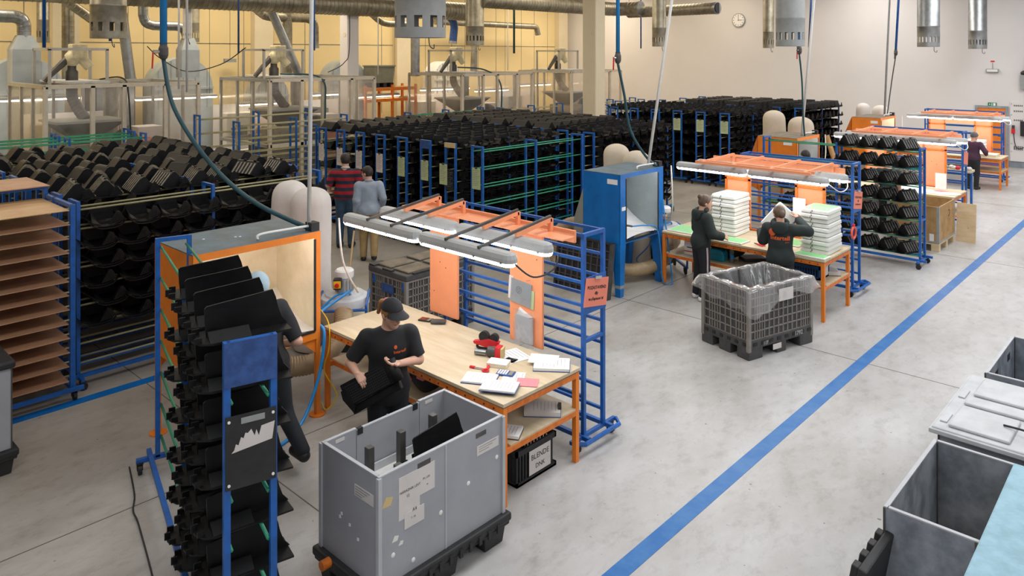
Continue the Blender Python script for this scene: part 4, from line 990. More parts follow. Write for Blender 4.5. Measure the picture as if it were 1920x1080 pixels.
booth(-7.88, -6.95, 16.8, 18.1, 1.985, 'orange', 'greysheet', 'third orange booth behind the rack of ribbed mouldings', zb=.83, top='lid', funnel='oranged')
booth(-8.15, -7.33, 23.75, 25.15, 1.985, 'orange', 'cream', 'farthest orange booth against the white wall', zb=.83, top='lid', funnel='oranged')

# ------------------------------------------------------------------ dust collectors with standing filter bags
def bag(x, y, z0, z1, r, label, m, lean=(0, 0), seed=0):
    rnd = random.Random(seed); n = 32; K = 34; ph = [rnd.uniform(0, 6) for _ in range(4)]
    def P(u, v):
        a = u*2*PI; v = 1-(1-v)**1.8; z = z0+(z1-z0)*v; rr = r*(.93+.07*math.sin(3*v+ph[0]))*(1+.035*math.sin(3*a+ph[1]+5*v)+.025*math.sin(5*a+ph[2]-7*v))
        if v > .86: rr *= math.sqrt(max(0, 1-((v-.86)/.14)**3.4))*.999+.001
        if v < .06: rr *= .8+.2*v/.06
        return (x+lean[0]*v+rr*math.cos(a), y+lean[1]*v+rr*math.sin(a), z)
    return tag(MB().grid(P, n, K).ob('filter_bag', M[m], smooth=True), label, 'filter bag', 'standing filter bags')
def collector(x, y, rz, label, bags, bm='bag', hose=None, blab=''):
    t = thing('dust_collector', label, 'dust collector', (x, y, 0), rz, 'dust collectors')
    MB().lathe([(.3, .68), (.315, .7), (.315, .76), (.3, .8), (.25, .815), (.24, .84), (.15, .85)], 28).ob('fan_housing', M['lidgrey'], t, auto=35)
    MB().lathe([(.2, .36), (.29, .5), (.3, .68)], 24).ob('hopper', M['cream'], t, auto=40)
    mo = MB().lathe([(.1, .84), (.105, .86), (.105, 1.03), (.09, 1.05)], 20).ob('motor', M['lampgrey'], t, auto=35)
    for k in range(16): a = 2*PI*k/16; MB().box(.1, .122, -.006, .006, .87, 1.02).xf(Matrix.Rotation(a, 4, 'Z')).ob('motor_fin', M['greypaint'], mo)
    MB().lathe([(.115, 1.04), (.12, 1.06), (.12, 1.12), (.1, 1.14)], 20).ob('motor_cap', M['white'], mo, auto=35)
    s = MB().box(.1, .2, -.12, -.02, .93, 1.06).ob('switch_box', M['rubber'], t, bevel=.008)
    MB().box(.2, .215, -.115, -.025, .95, 1.04).ob('switch_plate', M['yellow'], s, bevel=.004); MB().tube([(.215, -.07, .995), (.245, -.07, .995)], .026, 14).ob('stop_button', M['red'], s)
    for sy in (-1, 1):
        MB().tube(smooth_path([(.36, sy*.3, .12), (.36, sy*.3, .7), (.3, sy*.3, .78), (-.2, sy*.3, .8)]), .018, 8).ob('frame_tube', M['blue'], t, smooth=True)
        MB().box(-.3, .36, sy*.3-.02, sy*.3+.02, .1, .14).ob('base_rail', M['blue'], t)
        for xx in (-.26, .32): link('caster', CASTER, t, loc=(xx, sy*.28, 0))
    MB().tube([(.36, -.3, .72), (.36, .3, .72)], .018, 8).ob('frame_tube', M['blue'], t)
    MB().sph((-.05, 0, .3), (.24, .26, .24), 14, 8).ob('waste_bag', M['rubber'], t, smooth=True)
    MB().tube(smooth_path([(.1, .1, .82), (.22, .05, .9), (.24, -.1, .86), (.34, -.25, .75)]), .014, 6).ob('air_line', M['bluehose'], t)
    for k, b in enumerate(bags): bag(*b, label='%s filter bag of the %s' % (('rear', 'front')[k], blab), m=bm, seed=k+int(x*10))
    if hose:
        P, rs = ribbed(hose, .11, .034, .045); q = MB().tube(P, rs, 14).ob('suction_hose', M['hose'], auto=60)
        tag(q, 'ribbed tan suction hose at the '+blab, 'hose', 'suction hoses')
    return t
collector(-8.2, 5.62, R(-40), 'dust collector behind the near orange booth, red stop button', [(-9.3, 5.5, .02, 2.16, .27), (-8.78, 5.5, .02, 2.13, .29)], 'bag',
          [(-7.7, 3.9, 1.0), (-7.76, 4.08, .55), (-7.72, 4.42, .38), (-7.58, 4.82, .36), (-7.68, 5.2, .52), (-7.86, 5.38, .74)], 'near orange booth')
collector(-7.33, 11.85, R(-40), 'dust collector left of the table of white trays', [(-8.3, 11.75, .02, 2.2, .29), (-7.72, 11.55, .02, 2.14, .27)], 'bag2',
          [(-7.6, 10.5, .8), (-7.45, 10.55, .3), (-7.2, 11.0, .22), (-7.05, 11.45, .35), (-7.2, 11.7, .65)], 'blue booth')
q = ribbed([(-8.2, 10.55, .9), (-8.42, 10.5, .88), (-8.6, 10.4, .7), (-8.62, 10.35, .3), (-8.2, 10.2, .14), (-7.7, 10.4, .13)], .11, .034, .045)
tag(MB().tube(*q, 14).ob('suction_hose', M['hose'], auto=60), 'tan hose bent behind the grey funnel of the blue booth', 'hose', 'suction hoses')
collector(-7.3, 18.9, R(-40), 'dust collector left of the third table', [(-8.6, 19.3, .02, 2.4, .33), (-7.75, 18.95, .02, 2.3, .33)], 'bag2', None, 'third booth')
collector(-7.75, 26.3, R(-40), 'dust collector left of the farthest table', [(-8.7, 26.4, .02, 2.25, .22), (-8.05, 26.1, .02, 2.22, .3)], 'bag', None, 'farthest booth')
# blue air hose and yellow cord down the front leg of the near booth
cable('blue air hose drooping from the near orange booth leg to the floor', [(-7.9, 5.5, .95), (-7.3, 4.62, .98), (-7.06, 4.58, .9), (-7.02, 4.5, .5), (-6.95, 4.3, .16), (-6.85, 4.05, .03), (-6.75, 3.75, .02)], .018, 'bluehose')
cable('thin black cable lying on the floor along the front rack', [(-7.49, 2.74, .012), (-6.99, 2.6, .012), (-6.75, 2.5, .012), (-6.53, 2.46, .012), (-5.82, 2.29, .012), (-5.3, 2.15, .012)], .007)
cable('yellow cord wound along the blue hose at the near booth', [(-7.5, 4.8, 1.0), (-7.1, 4.66, .96), (-7.06, 4.64, .7), (-7.12, 4.62, .45), (-7.0, 4.7, .2), (-7.05, 4.6, .05), (-7.3, 4.7, .02)], .007, 'yellow')
for q in ((-9.6, 6.15, 'left of the dusty black box'), (-7.15, 12.9, 'behind the table of white trays')):
    tag(MB().tube([(q[0]+.85, q[1]-.2, .05), (q[0]+.5, q[1]+.25, 1.35)], .014, 8).ob('broom_handle', M['wood']), 'wooden broom handle leaning '+q[2], 'broom')
# ------------------------------------------------------------------ bins, crates and pallets
def pallet_base(t, W, L, h=.19, m='pallet', lip=.04):
    MB().box(-lip, W+lip, -lip, L+lip, h-.06, h).ob('deck', M[m], t, bevel=.012)
    MB().box(-lip-.012, W+lip+.012, -lip-.012, L+lip+.012, h-.03, h+.035).ob('lip', M[m], t, bevel=.015)
    for a in (0, W/2, W):
        for b in (0, L/2, L):
            x = a+(.06 if a == 0 else -.06 if a == W else 0); y = b+(.1 if b == 0 else -.1 if b == L else 0)
            MB().frus((x-.06, x+.06, y-.1, y+.1), (x-.075, x+.075, y-.12, y+.12), 0, h-.055).ob('foot', M[m], t, bevel=.01)
    mb = MB()
    for k in range(int(L/.1)): mb.box(W+lip+.008, W+lip+.022, .0+k*.1, .03+k*.1, h-.06, h+.0)
    mb.ob('rib_row', M[m], t)
def sheet(name, label, cat, x, y, z, w, h, rz, m='paper', lines=6, th=.002, group=None, ink='inkg', parent=None):
    t = MB().box(-w/2, w/2, -h/2, h/2, 0, th).ob(name, M[m], loc=(x, y, z), rz=rz)
    if lines:
        mb = MB()
        for k in range(lines):
            yy = h*.4-k*h*.8/lines; mb.box(-w*.42, w*(.42-.2*((k*7) % 3)/2), yy-.004, yy, th, th+.0006)
        mb.ob('print_lines', M[ink], t)
    return tag(t, label, cat, group)

def sleeve_bin(x, y, W, L, H, label, wall='bin', inner='binin', notch=False, rz=0, base=True, z0=.2):
    t = thing('sleeve_bin', label, 'bin', (x, y, 0), rz)
    th = .022
    def wallp(x0, x1, y0, y1, z1, nm='side_wall'):
        w = MB().box(x0, x1, y0, y1, z0, z1).ob(nm, M[wall], t)
        MB().box(x0-.002, x1+.002, y0-.002, y1+.002, z1-.001, z1+.008).ob('edge_trim', M['binedge'], w); return w
    if notch:
        wallp(0, th, 0, L*.24, H); wallp(0, th, L*.245, L*.755, H-.012); wallp(0, th, L*.76, L, H)
        for b in (L*.27, L*.72): MB().box(-.004, th+.004, b-.025, b+.025, H-.05, H+.0).ob('latch', M['rubber'], t)
        for b in (.12*L, .84*L): MB().box(th, th+.003, b-.04, b+.04, H-.04, H-.015).ob('wall_label', M['cardw'], t)
    else: wallp(0, th, 0, L, H)
    f = wallp(W-th, W, 0, L, H); wallp(th, W-th, 0, th, H); wallp(th, W-th, L-th, L, H)
    # stitched hinge lines
    hs = MB()
    for b in ((L*.5,) if notch else (.5*L,)):
        for q in (W, 0): hs.box(q-.004, q+.004, b-.006, b+.006, z0, H)
    for q in ((W, 0), (W, L), (0, 0), (0, L)): hs.bar((q[0], q[1], z0), (q[0], q[1], H), .03 if notch else .012, .03 if notch else .012)
    if not notch:
        hs.box(W*.42, W*.45, -.004, .004, z0, H); hs.box(W*.42, W*.45, L-.026, L-.018, z0, H)
    if not notch:
        for q in (.022, W-.022):
            for p in (.022, L-.022): hs.bar((q, p, z0), (q, p, H-.01), .016, .016)
    hs.ob('hinge_seams', M['binedge' if notch else 'machine'], t)
    MB().box(th, W-th, th, L-th, z0, z0+.02).ob('bin_floor', M['binin'], t)
    if base: pallet_base(t, W, L, z0)
    return t
# the large grey bin beside the nearest worker
BX, BY, BW, BL, BH = -4.89, 3.15, .70, 1.22, 1.0
t = sleeve_bin(BX, BY, BW, BL, BH, 'large grey sleeve bin on black pallet beside the worker in cap', 'bin', 'binin', True)
MB().box(.03, BW-.03, .03, BL-.03, .6, .62).ob('tray_insert', M['offwhite'], t)
MB().box(.03, .045, .03, BL-.03, .62, .68).ob('insert_rim', M['lidgrey'], t)
for (a, b, hh) in ((.2, .24, .33), (.2, .54, .34), (.42, .34, .24), (.16, .9, .33), (.5, .95, .2)):
    MB().box(a, a+.055, b, b+.055, .62, .62+hh).ob('foam_post', M['machine'], t, bevel=.004)
for (a, b) in ((.3, .2), (.36, .5)):
    MB().prism([(b+.06*math.cos(PI*k/8), .62+.11*math.sin(PI*k/8)) for k in range(9)], 'x', a, a+.09).ob('foam_saddle', M['lampgrey'], t)
def onx(t, name, m, y0, y1, z0, z1, x=BW, d=.0025): return MB().box(x, x+d, y0, y1, z0, z1).ob(name, M[m], t)
onx(t, 'grip_hole', 'machine', .34, .46, .93, .965); onx(t, 'grip_hole', 'machine', .92, 1.03, .93, .965)
onx(t, 'bar_label', 'cardw', .93, 1.17, .79, .865); 
p = onx(t, 'note_sheet', 'cardw', .17, .5, .735, .93); onx(t, 'note_sheet', 'cardw', .17, .36, .63, .735, BW, .0018); onx(t, 'note_sheet', 'cardw', .22, .4, .55, .66, BW, .0032)
for k, (s, yy, zz, sz) in enumerate((('NÁRAZNÍK LEVÝ', .27, .82, .025), ('12', .25, .78, .028), ('PU 230', .42, .84, .022), ('ks', .43, .79, .018), ('A4', .31, .66, .035), ('7. 10.', .3, .61, .02))):
    text('note_print', s, sz, frame((BW+.0045, yy, zz), (0, 1, 0), (0, 0, 1)), M['ink'], p)
mb = MB()
for k in range(3): mb.box(BW+.0025, BW+.0032, .95, 1.14-.04*k, .85-k*.018, .854-k*.018)
mb.ob('label_print', M['inkg'], t)
for (a, b) in ((.12, .42), (.56, .52), (.84, .62), (1.15, .7), (.3, .3)): MB().sph((BW, a, b), (.006, .018, .018), 10, 6).ob('rivet', M['white'], t)
for (a, b, c) in ((.14, .52, .03), (.19, .47, .022), (.2, .885, .012), (.07, .8, .05)): MB().prism([(a-c, b-c*.4), (a+c*.6, b-c*.5), (a+c, b+c*.5), (a-c*.2, b+c*.9)], 'x', BW, BW+.0015).ob('torn_label', M['trayw' if c < .04 else 'cardt'], t)
MB().box(.42, .64, -.0025, 0, .78, .86).ob('bar_label', M['cardw'], t)
mb = MB()
for k in range(4): mb.box(.43, .6-.03*k, -.0032, -.0025, .845-k*.018, .85-k*.018)
mb.ob('label_print', M['inkg'], t)
for (a, b) in ((.26, .58), (.36, .54), (.46, .48), (.24, .55)): MB().prism([(a-.012, b-.012), (a+.012, b-.006), (a+.008, b+.014), (a-.01, b+.01)], 'y', -.0025, 0).ob('scuff', M['paper'], t)
MB().tube([(.18, -.05, .22), (.18, -.12, .22)], .035, 12).ob('orange_knob', M['oranged'], t)
o = link('plastic_trough', SM['fin'], loc=(BX+.43, BY+.78, .74), rz=R(-8)); o.rotation_euler = (R(4), R(-8), R(-6)); o.scale = (1, 1.0, 1.1)
tag(o, 'black moulding packed upright inside the large grey bin', 'plastic part')
# worn grey bins along the right edge
t = sleeve_bin(-1.57, 5.16, 1.2, 1.16, 1.0, 'worn open grey bin at lower right with plywood inside', 'binin', 'binin')
MB().box(.05, 1.15, .06, 1.1, .22, .3).ob('plywood_sheet', M['ply2'], t)
s = MB().box(.6, .9, -.004, 0, .6, .95).ob('logo_sheet', M['cardw'], t)
mb = MB(); pts = [(.7+.055*math.cos(2*PI*k/18), .84+(.06 if math.sin(2*PI*k/18) > 0 else .085)*math.sin(2*PI*k/18)) for k in range(18)]
mb.prism(pts, 'y', -.006, -.004).ob('balloon_emblem', M['orink'], s)
mb = MB()
for k in range(3): mb.box(.665+.03*k, .669+.03*k, -.007, -.006, .78, .89); mb.box(.655, .745, -.007, -.006, .81+.03*k, .814+.03*k)
mb.ob('emblem_lines', M['ink'], s)
text('stencil', '1r', .13, frame((.2, -.004, .52), (1, 0, 0), (0, 0, 1)), M['line'], t, bold=.004)
tag(MB().box(0, 1.15, 0, 2.0, 0, .035).ob('cover_sheet', M['slab'], loc=(-1.02, 4.25, 1.012), bevel=.012, rz=R(1)), 'pale blue sheet lying over the worn open bin at lower right', 'sheet')
MB()
t = thing('leaning_pallet', 'black plastic pallet stood on edge against the worn bin', 'pallet', (-1.64, 4.66, 0)); t.rotation_euler = (0, R(10), 0)
MB().box(-.075, -.02, 0, .58, .02, .86).ob('deck', M['pallet'], t, bevel=.012)
for k in range(4):
    MB().box(-.12, -.075, .03+.14*k, .1+.14*k, .04, .84).ob('runner', M['pallet'], t, bevel=.008)
t = sleeve_bin(-1.58, 6.48, 1.4, 1.18, 1.0, 'grey box under the pale lid with moulded panels', 'bin')
t = thing('box_lid', 'pale grey moulded lid with two black cords on top', 'lid', (-1.62, 6.43, 1.0))
MB().box(0, 1.5, 0, 1.28, 0.01, .05).ob('lid_body', M['lidgrey'], t, bevel=.015); MB().box(-.015, 1.52, -.015, 1.295, -.0, .035).ob('lid_skirt', M['lidgrey'], t, bevel=.006)
for q in ((.1, .5, .06, .5), (.1, .58, .55, .72), (.12, .6, .78, 1.2), (.6, 1.0, .1, .42), (.68, 1.1, .62, .9), (.72, 1.2, .98, 1.2), (1.1, 1.45, .1, .5)):
    MB().box(q[0], q[1], q[2], q[3], .05, .075).ob('raised_panel', M['lidgrey'], t, bevel=.012)
for q in ((.03, .08, .12, .3), (.03, .08, .68, .86)): MB().box(*q, .05, .062).ob('edge_pad', M['lidgrey'], t, bevel=.005)
for q in ([(.42, .3, .085), (.55, .27, .1), (.65, .24, .1), (.8, .12, .085)], [(.48, .95, .085), (.62, .93, .1), (.75, .9, .1), (.9, .82, .085)]):
    MB().tube(smooth_path(q), .008, 6).ob('cord', M['wire'], t)
t = sleeve_bin(-1.56, 7.95, 1.3, 1.22, 1.0, 'empty grey bin behind the pale lid at the right edge', 'binin')
for a in (.3, .85): MB().box(.022, .024, a, a+.12, .85, .92).ob('grip_hole', M['rubber'], t)
# grey bin with black lid at the left edge
t = sleeve_bin(-9.0, .78, .8, 1.18, .98, 'grey bin with dusty black lid at the left edge', 'bin')
MB().box(-.03, .83, -.03, 1.21, .98, 1.05).ob('lid', M['pallet'], t, bevel=.02); MB().box(.08, .7, .1, 1.08, 1.05, 1.07).ob('lid_panel', M['lid'], t, bevel=.01)
MB().box(.8, .803, .62, 1.0, .62, .72).ob('bar_label', M['cardw'], t)

def cage_box(x, y, W, L, H, rz, label, m='cage', dark='cagedark'):
    t = thing('pallet_crate', label, 'crate', (x, y, 0), rz, 'black plastic pallet crates')
    z0 = .24; th = .035
    for (a, b, c, d) in ((0, th, 0, L), (W-th, W, 0, L), (th, W-th, 0, th), (th, W-th, L-th, L)):
        MB().box(a+.008, b-.008, c+.008, d-.008, z0, H-.02).ob('wall_sheet', M[dark], t)
    def ribs(side):
        mb = MB(); n = (8 if side in 'fb' else 13); S = W if side in 'fb' else L
        def bx(u0, u1, z_0, z_1):
            if side == 'f': mb.box(u0, u1, -.006, .012, z_0, z_1)
            elif side == 'b': mb.box(u0, u1, L-.012, L+.006, z_0, z_1)
            elif side == 'r': mb.box(W-.012, W+.006, u0, u1, z_0, z_1)
            else: mb.box(-.006, .012, u0, u1, z_0, z_1)
        for k in range(n+1): u = .02+(S-.04)*k/n; bx(u-.007, u+.007, z0, H-.015)
        for k in (1, 2, n-2, n-1): u = .02+(S-.04)*(k+.5)/n; bx(u-.005, u+.005, z0, H-.015)
        for k in range(7): zz = z0+(H-z0-.02)*k/6; bx(0, S, zz-.007, zz+.007)
        return mb.ob('rib_grid', M[m], t)
    for s in 'fbrl': ribs(s)
    for (a, b) in ((0, 0), (W, 0), (0, L), (W, L)): MB().box(a-.025, a+.025, b-.025, b+.025, .1, H).ob('corner_post', M[m], t, bevel=.008)
    for q in ((-.015, W+.015, -.015, .03), (-.015, W+.015, L-.03, L+.015), (-.015, .03, 0, L), (W-.03, W+.015, 0, L)): MB().box(*q, H-.03, H).ob('rim', M[m], t, bevel=.006)
    MB().box(-.02, W+.02, -.02, L+.02, .13, z0).ob('base', M[dark], t, bevel=.012)
    for a in (0, W/2, W):
        for b in (0, L/2, L):
            xx = a+(.08 if a == 0 else -.08 if a == W else 0); yy = b+(.11 if b == 0 else -.11 if b == L else 0)
            MB().box(xx-.1, xx+.1, yy-.13 if b in (0, L) else yy-.09, yy+.13 if b in (0, L) else yy+.09, 0, .15).ob('foot', M[dark], t, bevel=.012)
    mb = MB()
    for k in range(8): mb.box(W+.018, W+.028, .06+k*L/8, .13+k*L/8, .17, .21)
    for k in range(6): mb.box(.05+k*W/6, .1+k*W/6, -.028, -.018, .17, .21)
    mb.ob('base_slots', M['rubber'], t)
    return t
c0 = Vector((-4.585, 9.755)); rzc = R(-15.8); W, L = .78, 1.2
o = Matrix.Rotation(rzc, 2) @ Vector((-W/2, -L/2))
t = cage_box(c0.x+o.x, c0.y+o.y, W, L, .9, rzc, 'open black pallet crate lined with a clear bag')
MB().box(W+.026, W+.03, .42, .58, .06, .13).ob('base_label', M['cardw'], t)
for (s, yy, zz, sz) in (('1792', .92, .19, .08), ('117', .28, .18, .06)): text('stencil', s, sz, frame((W+.032, yy, zz), (0, 1, 0), (0, 0, 1)), M['lampgrey'], t, bold=.002)
def liner_fn(u, v):
    # v: 0 outer hem .. .38 rim .. 1 deep inside
    per = 2*(W+L); s = u*per; rnd = math.sin
    if s < W: px, py = s, 0
    elif s < W+L: px, py = W, s-W
    elif s < 2*W+L: px, py = W-(s-W-L), L
    else: px, py = 0, L-(s-2*W-L)
    cx, cy = px-W/2, py-L/2
    wv = .5*rnd(u*2*PI*9+1)+.5*rnd(u*2*PI*23+v*7)
    if v < .4:
        k = v/.4; out = .03+.05*(1-k)*(1+.6*rnd(u*2*PI*4+2))+.022*wv*(1-k*.6)
        z = .915-(1-k)*(.24+.09*rnd(u*2*PI*2-1.0)+.03*rnd(u*2*PI*5)); f = out
    else:
        k = (v-.4)/.6; f = -.03-.18*k*(1+.45*rnd(u*2*PI*3+.5)+.35*rnd(u*2*PI*7))-.05*wv*min(1, 3*k); z = .925-.58*k
    z += .02*rnd(u*2*PI*13)*(1 if v < .1 else .4)
    return (px+f*(cx/(W/2) if abs(cx) > W/2-.06 else cx/(W/2)*.6)*1.0, py+f*(cy/(L/2)), z)
MB().grid(liner_fn, 150, 22).ob('bag_liner', M['liner'], t, smooth=True)
MB().box(W+.055, W+.057, .5, .78, .68, .84).ob('paper_note', M['cardw'], t)
t = cage_box(-8.72, 6.42, .78, 1.22, .85, 0, 'dark pallet crate with a dusty ribbed lid behind the nearest table')
l = MB().box(-.03, .81, -.03, 1.25, .85, .93).ob('lid', M['cagedark'], t, bevel=.015)
for q in ((.06, .36, .06, .5), (.42, .74, .06, .5), (.06, .36, .58, 1.16), (.42, .74, .58, 1.16)): MB().box(*q, .93, .955).ob('lid_panel', M['lid'], l, bevel=.012)
for q in ((-.02, .1, -.02, .2), (.3, .5, -.035, .02), (.78, .82, .1, .4)): MB().box(*q, .93, .95).ob('lid_clip', M['pallet'], l)
MB().box(.26, .52, -.012, -.006, .62, .74).ob('blue_tag', M['navy'], t)
for a in (.06, .7): MB().box(a, a+.05, -.012, -.006, .7, .82).ob('blue_latch', M['blue'], t)
t = cage_box(-5.6, 20.6, .78, 1.2, .9, R(70), 'black pallet crate with clear liner behind the third trolley')
MB().grid(liner_fn, 80, 14).ob('bag_liner', M['liner'], t, smooth=True)
cage_box(-7.2, 20.3, .78, 1.2, .9, R(80), 'black pallet crate behind the third table panels')
# black pallets leaning on the blue booth
t = thing('leaning_pallet', 'black ribbed pallet leaning against the side of the blue booth', 'pallet', (-8.15, 9.72, 0)); t.rotation_euler = (R(-9), 0, 0)
MB().box(0, 1.08, .03, .06, .01, .88).ob('deck', M['pallet'], t, bevel=.012)
MB().box(-.01, 1.09, .0, .1, .0, .03).ob('rim', M['pallet'], t); MB().box(-.01, 1.09, .0, .1, .86, .89).ob('rim', M['pallet'], t); MB().box(1.06, 1.1, .0, .1, .01, .88).ob('rim', M['cagedark'], t); MB().box(-.01, .03, .0, .1, .01, .88).ob('rim', M['pallet'], t)
for k in range(8): MB().box(.08+k*.125, .1+k*.125, .005, .03, .02, .87).ob('rib', M['cagedark'], t)
for k in range(6): MB().box(.03, 1.06, .008, .03, .12+k*.125, .135+k*.125).ob('rib', M['cagedark'], t)
t = thing('wedge_board', 'thin wooden board standing between pallet and blue booth', 'board', (-7.62, 9.9, 0)); t.rotation_euler = (R(-9), 0, 0)
MB().box(0, .5, 0.0, .018, .0, .93).ob('sheet', M['ply2'], t)
# wooden crate on a pallet and a loose board
t = thing('wooden_crate', 'plywood crate with steel corner and letter beside the third station', 'crate', (-4.98, 16.55, 0)); W2, L2 = .95, 1.2
for q in ((0, .02, 0, L2), (W2-.02, W2, 0, L2), (.02, W2-.02, 0, .02), (.02, W2-.02, L2-.02, L2)): MB().box(*q, .16, .88).ob('side_panel', M['osb'], t, bevel=.002)
for a, b in ((0, 0), (W2, 0), (0, L2), (W2, L2)): MB().box(a-.045 if a else -.004, a+.004 if a else .045, b-.045 if b else -.004, b+.004 if b else .045, .16, .88).ob('steel_corner', M['greypaint'], t)
MB().box(0, W2, 0, L2, .13, .17).ob('crate_floor', M['ply2'], t); MB().box(-.005, W2+.005, -.005, L2+.005, .17, .2).ob('steel_strap', M['greypaint'], t)
for b in (.06, L2/2, L2-.06):
    for a in (.07, W2/2, W2-.07): MB().box(a-.07, a+.07, b-.06, b+.06, .0, .13).ob('pallet_block', M['ply2'], t)
text('stencil', 'C', .2, frame((W2+.002, .75, .66), (0, -1, 0), (0, 0, 1)), M['ink'], t)
text('stencil', '1', .15, frame((.5, -.002, .28), (1, 0, 0), (0, 0, 1)), M['paper'], t, bold=.01)
MB().box(.78, .86, -.002, 0, .2, .34).ob('worn_label', M['paper'], t)
t = MB().box(0, .36, 0, .015, 0, .8).ob('loose_board', M['ply2'], loc=(-4.02, 17.82, 0.0)); t.rotation_euler = (R(-4), 0, R(-6))
tag(t, 'pale plywood board leaning beside the wooden crate', 'board'); MB().sph((.22, -.001, .3), (.014, .003, .01), 8, 4).ob('knot', M['osb'], t)
t = thing('crate_board_pile', 'flat cardboard boxes behind the second station', 'box', (-6.3, 13.4, 0))
MB().box(0, 1.1, 0, .6, 0, .62).ob('carton', M['cardboard'], t, bevel=.006); MB().box(.2, .95, .05, .55, .62, .9).ob('carton', M['cardboard'], t, bevel=.006)
t = thing('carton', 'tan carton with a leaning tube behind the third table', 'box', (-6.98, 19.02, 0)); MB().box(0, .5, 0, .42, 0, 1.15).ob('carton_body', M['cardboard'], t, bevel=.006)
MB().tube([(.0, .2, 1.15), (-.22, .2, 1.85)], .06, 10).ob('card_tube', M['osb'], t)

# ------------------------------------------------------------------ things on and under the nearest table (top at .9)
Z = .902
d = thing('tape_dispenser', 'red hand tape dispenser with black wheels on the nearest table', 'tape dispenser', (-5.4, 5.43, Z), R(20))
for a in (-.05, .06): MB().tube([(a, -.022, .13), (a, .022, .13)], .055 if a < 0 else .045, 18).ob('wheel', M['rubber'], d)
MB().prism([(-.16, .05), (-.02, .03), (.1, .05), (.12, .1), (.0, .12), (-.06, .1), (-.17, .075)], 'y', -.025, .025).ob('dispenser_body', M['red'], d, bevel=.005)
MB().tube(smooth_path([(-.13, 0, .05), (-.12, 0, .01), (-.02, 0, .012), (.05, 0, .04)]), .014, 8).ob('handle', M['rubber'], d)
MB().box(.06, .13, -.04, .04, 0, .06).ob('tape_roll', M['machored'], d, bevel=.01)
d = thing('tape_gun', 'red tape gun with a grey roll on the nearest table', 'tape dispenser', (-5.24, 5.34, Z), R(25))
MB().tube([(-.2, 0, .03), (-.08, 0, .03)], .028, 12).ob('grip', M['steel'], d); MB().tube([(-.06, 0, .05), (.02, 0, .05)], .05, 18).ob('tape_roll', M['machine'], d)
MB().box(.02, .08, -.05, .05, 0, .11).ob('gun_frame', M['red'], d, bevel=.008); MB().box(.08, .1, -.045, .045, 0, .1).ob('blade_guard', M['cardt'], d)
sheet('paper_sheet', 'crumpled white printed sheet beside the tape dispenser', 'paper', -5.12, 5.5, Z, .3, .24, R(-15), lines=5)
sheet('paper_sheet', 'small white slip beside the red tape gun', 'paper', -5.06, 5.36, Z, .12, .17, R(10), lines=4)
d = thing('label_pad', 'thick pad of yellowish slips on the nearest table', 'pad', (-5.07, 5.23, Z), R(25)); MB().box(-.1, .1, -.07, .07, 0, .035).ob('pad_block', M['cream'], d); MB().box(-.1, .1, -.07, .07, .035, .037).ob('top_sheet', M['paper'], d)
d = thing('scissors', 'red handled scissors on the nearest table', 'scissors', (-5.08, 5.08, Z), R(-60))
MB().bar((-.1, 0, .012), (.02, .01, .012), .022, .015).ob('grip', M['red'], d); MB().tube([(.05+.028*math.cos(2*PI*k/14), .028*math.sin(2*PI*k/14), .012) for k in range(14)], .009, 6, closed=True).ob('finger_ring', M['red'], d)
MB().bar((.02, .0, .008), (.0, -.12, .008), .018, .006).ob('blade', M['chrome'], d); MB().bar((.0, -.12, .01), (-.01, -.17, .01), .025, .018).ob('tip_guard', M['red'], d)
def calculator(x, y, rz, label, w, h, body, keys):
    d = thing('calculator', label, 'calculator', (x, y, Z), rz); MB().box(-w/2, w/2, -h/2, h/2, 0, .014).ob('body', M[body], d, bevel=.004)
    MB().box(-w*.4, w*.4, h*.2, h*.42, .014, .016).ob('display', M['olive'], d)
    for i in range(4):
        for j in range(4): MB().box(-w*.4+i*w*.21, -w*.4+i*w*.21+w*.15, -h*.42+j*h*.145, -h*.42+j*h*.145+h*.1, .014, .018).ob('key', M[keys], d)
calculator(-4.88, 5.13, R(-65), 'navy calculator with white keys on the nearest table', .11, .17, 'navy', 'paper')
calculator(-6.52, 5.55, R(-70), 'black calculator at the back edge of the nearest table', .1, .15, 'rubber', 'machored')
d = thing('glasses_case', 'dark glasses case beside the black calculator', 'case', (-6.34, 5.58, Z), R(-50)); MB().box(-.045, .045, -.085, .085, 0, .04).ob('case_body', M['machine'], d, bevel=.016); MB().box(-.046, .046, -.086, .086, .02, .022).ob('seam', M['rubber'], d)
def notebook(x, y, rz, label, cover='navy', sheets='paper', w=.21, h=.3, th=.02, z=Z):
    d = thing('notebook', label, 'notebook', (x, y, z), rz); MB().box(-w/2-.005, w/2+.005, -h/2-.005, h/2+.005, 0, .005).ob('cover', M[cover], d); MB().box(-w/2, w/2, -h/2, h/2, .005, th).ob('pages', M[sheets], d)
    mb = MB()
    for k in range(7): mb.box(-w*.4, w*.36-.02*(k % 3), h*.36-k*h*.1, h*.36-k*h*.1+.003, th, th+.0006)
    mb.ob('handwriting', M['inkg'], d); return d
notebook(-4.97, 4.88, R(-60), 'open white notebook left of the other open one')
notebook(-4.69, 4.85, R(-60), 'open white notebook nearest the table corner', h=.32, z=Z+.0212)
notebook(-4.68, 5.56, R(-52), 'thick paper block on a clipboard at the table end', 'navy', 'paper', .26, .34, .03)
sheet('paper_sheet', 'loose white sheet over the clipboard at the table end', 'paper', -4.8, 5.58, Z+.031, .22, .28, R(-58), lines=0)
sheet('paper_sheet', 'white form touching the pink card', 'paper', -4.78, 5.13, Z, .22, .2, R(-55), lines=3)
sheet('paper_sheet', 'pink card near the right edge of the nearest table', 'card', -4.61, 5.13, Z+.002, .17, .2, R(-55), 'pink', 0)
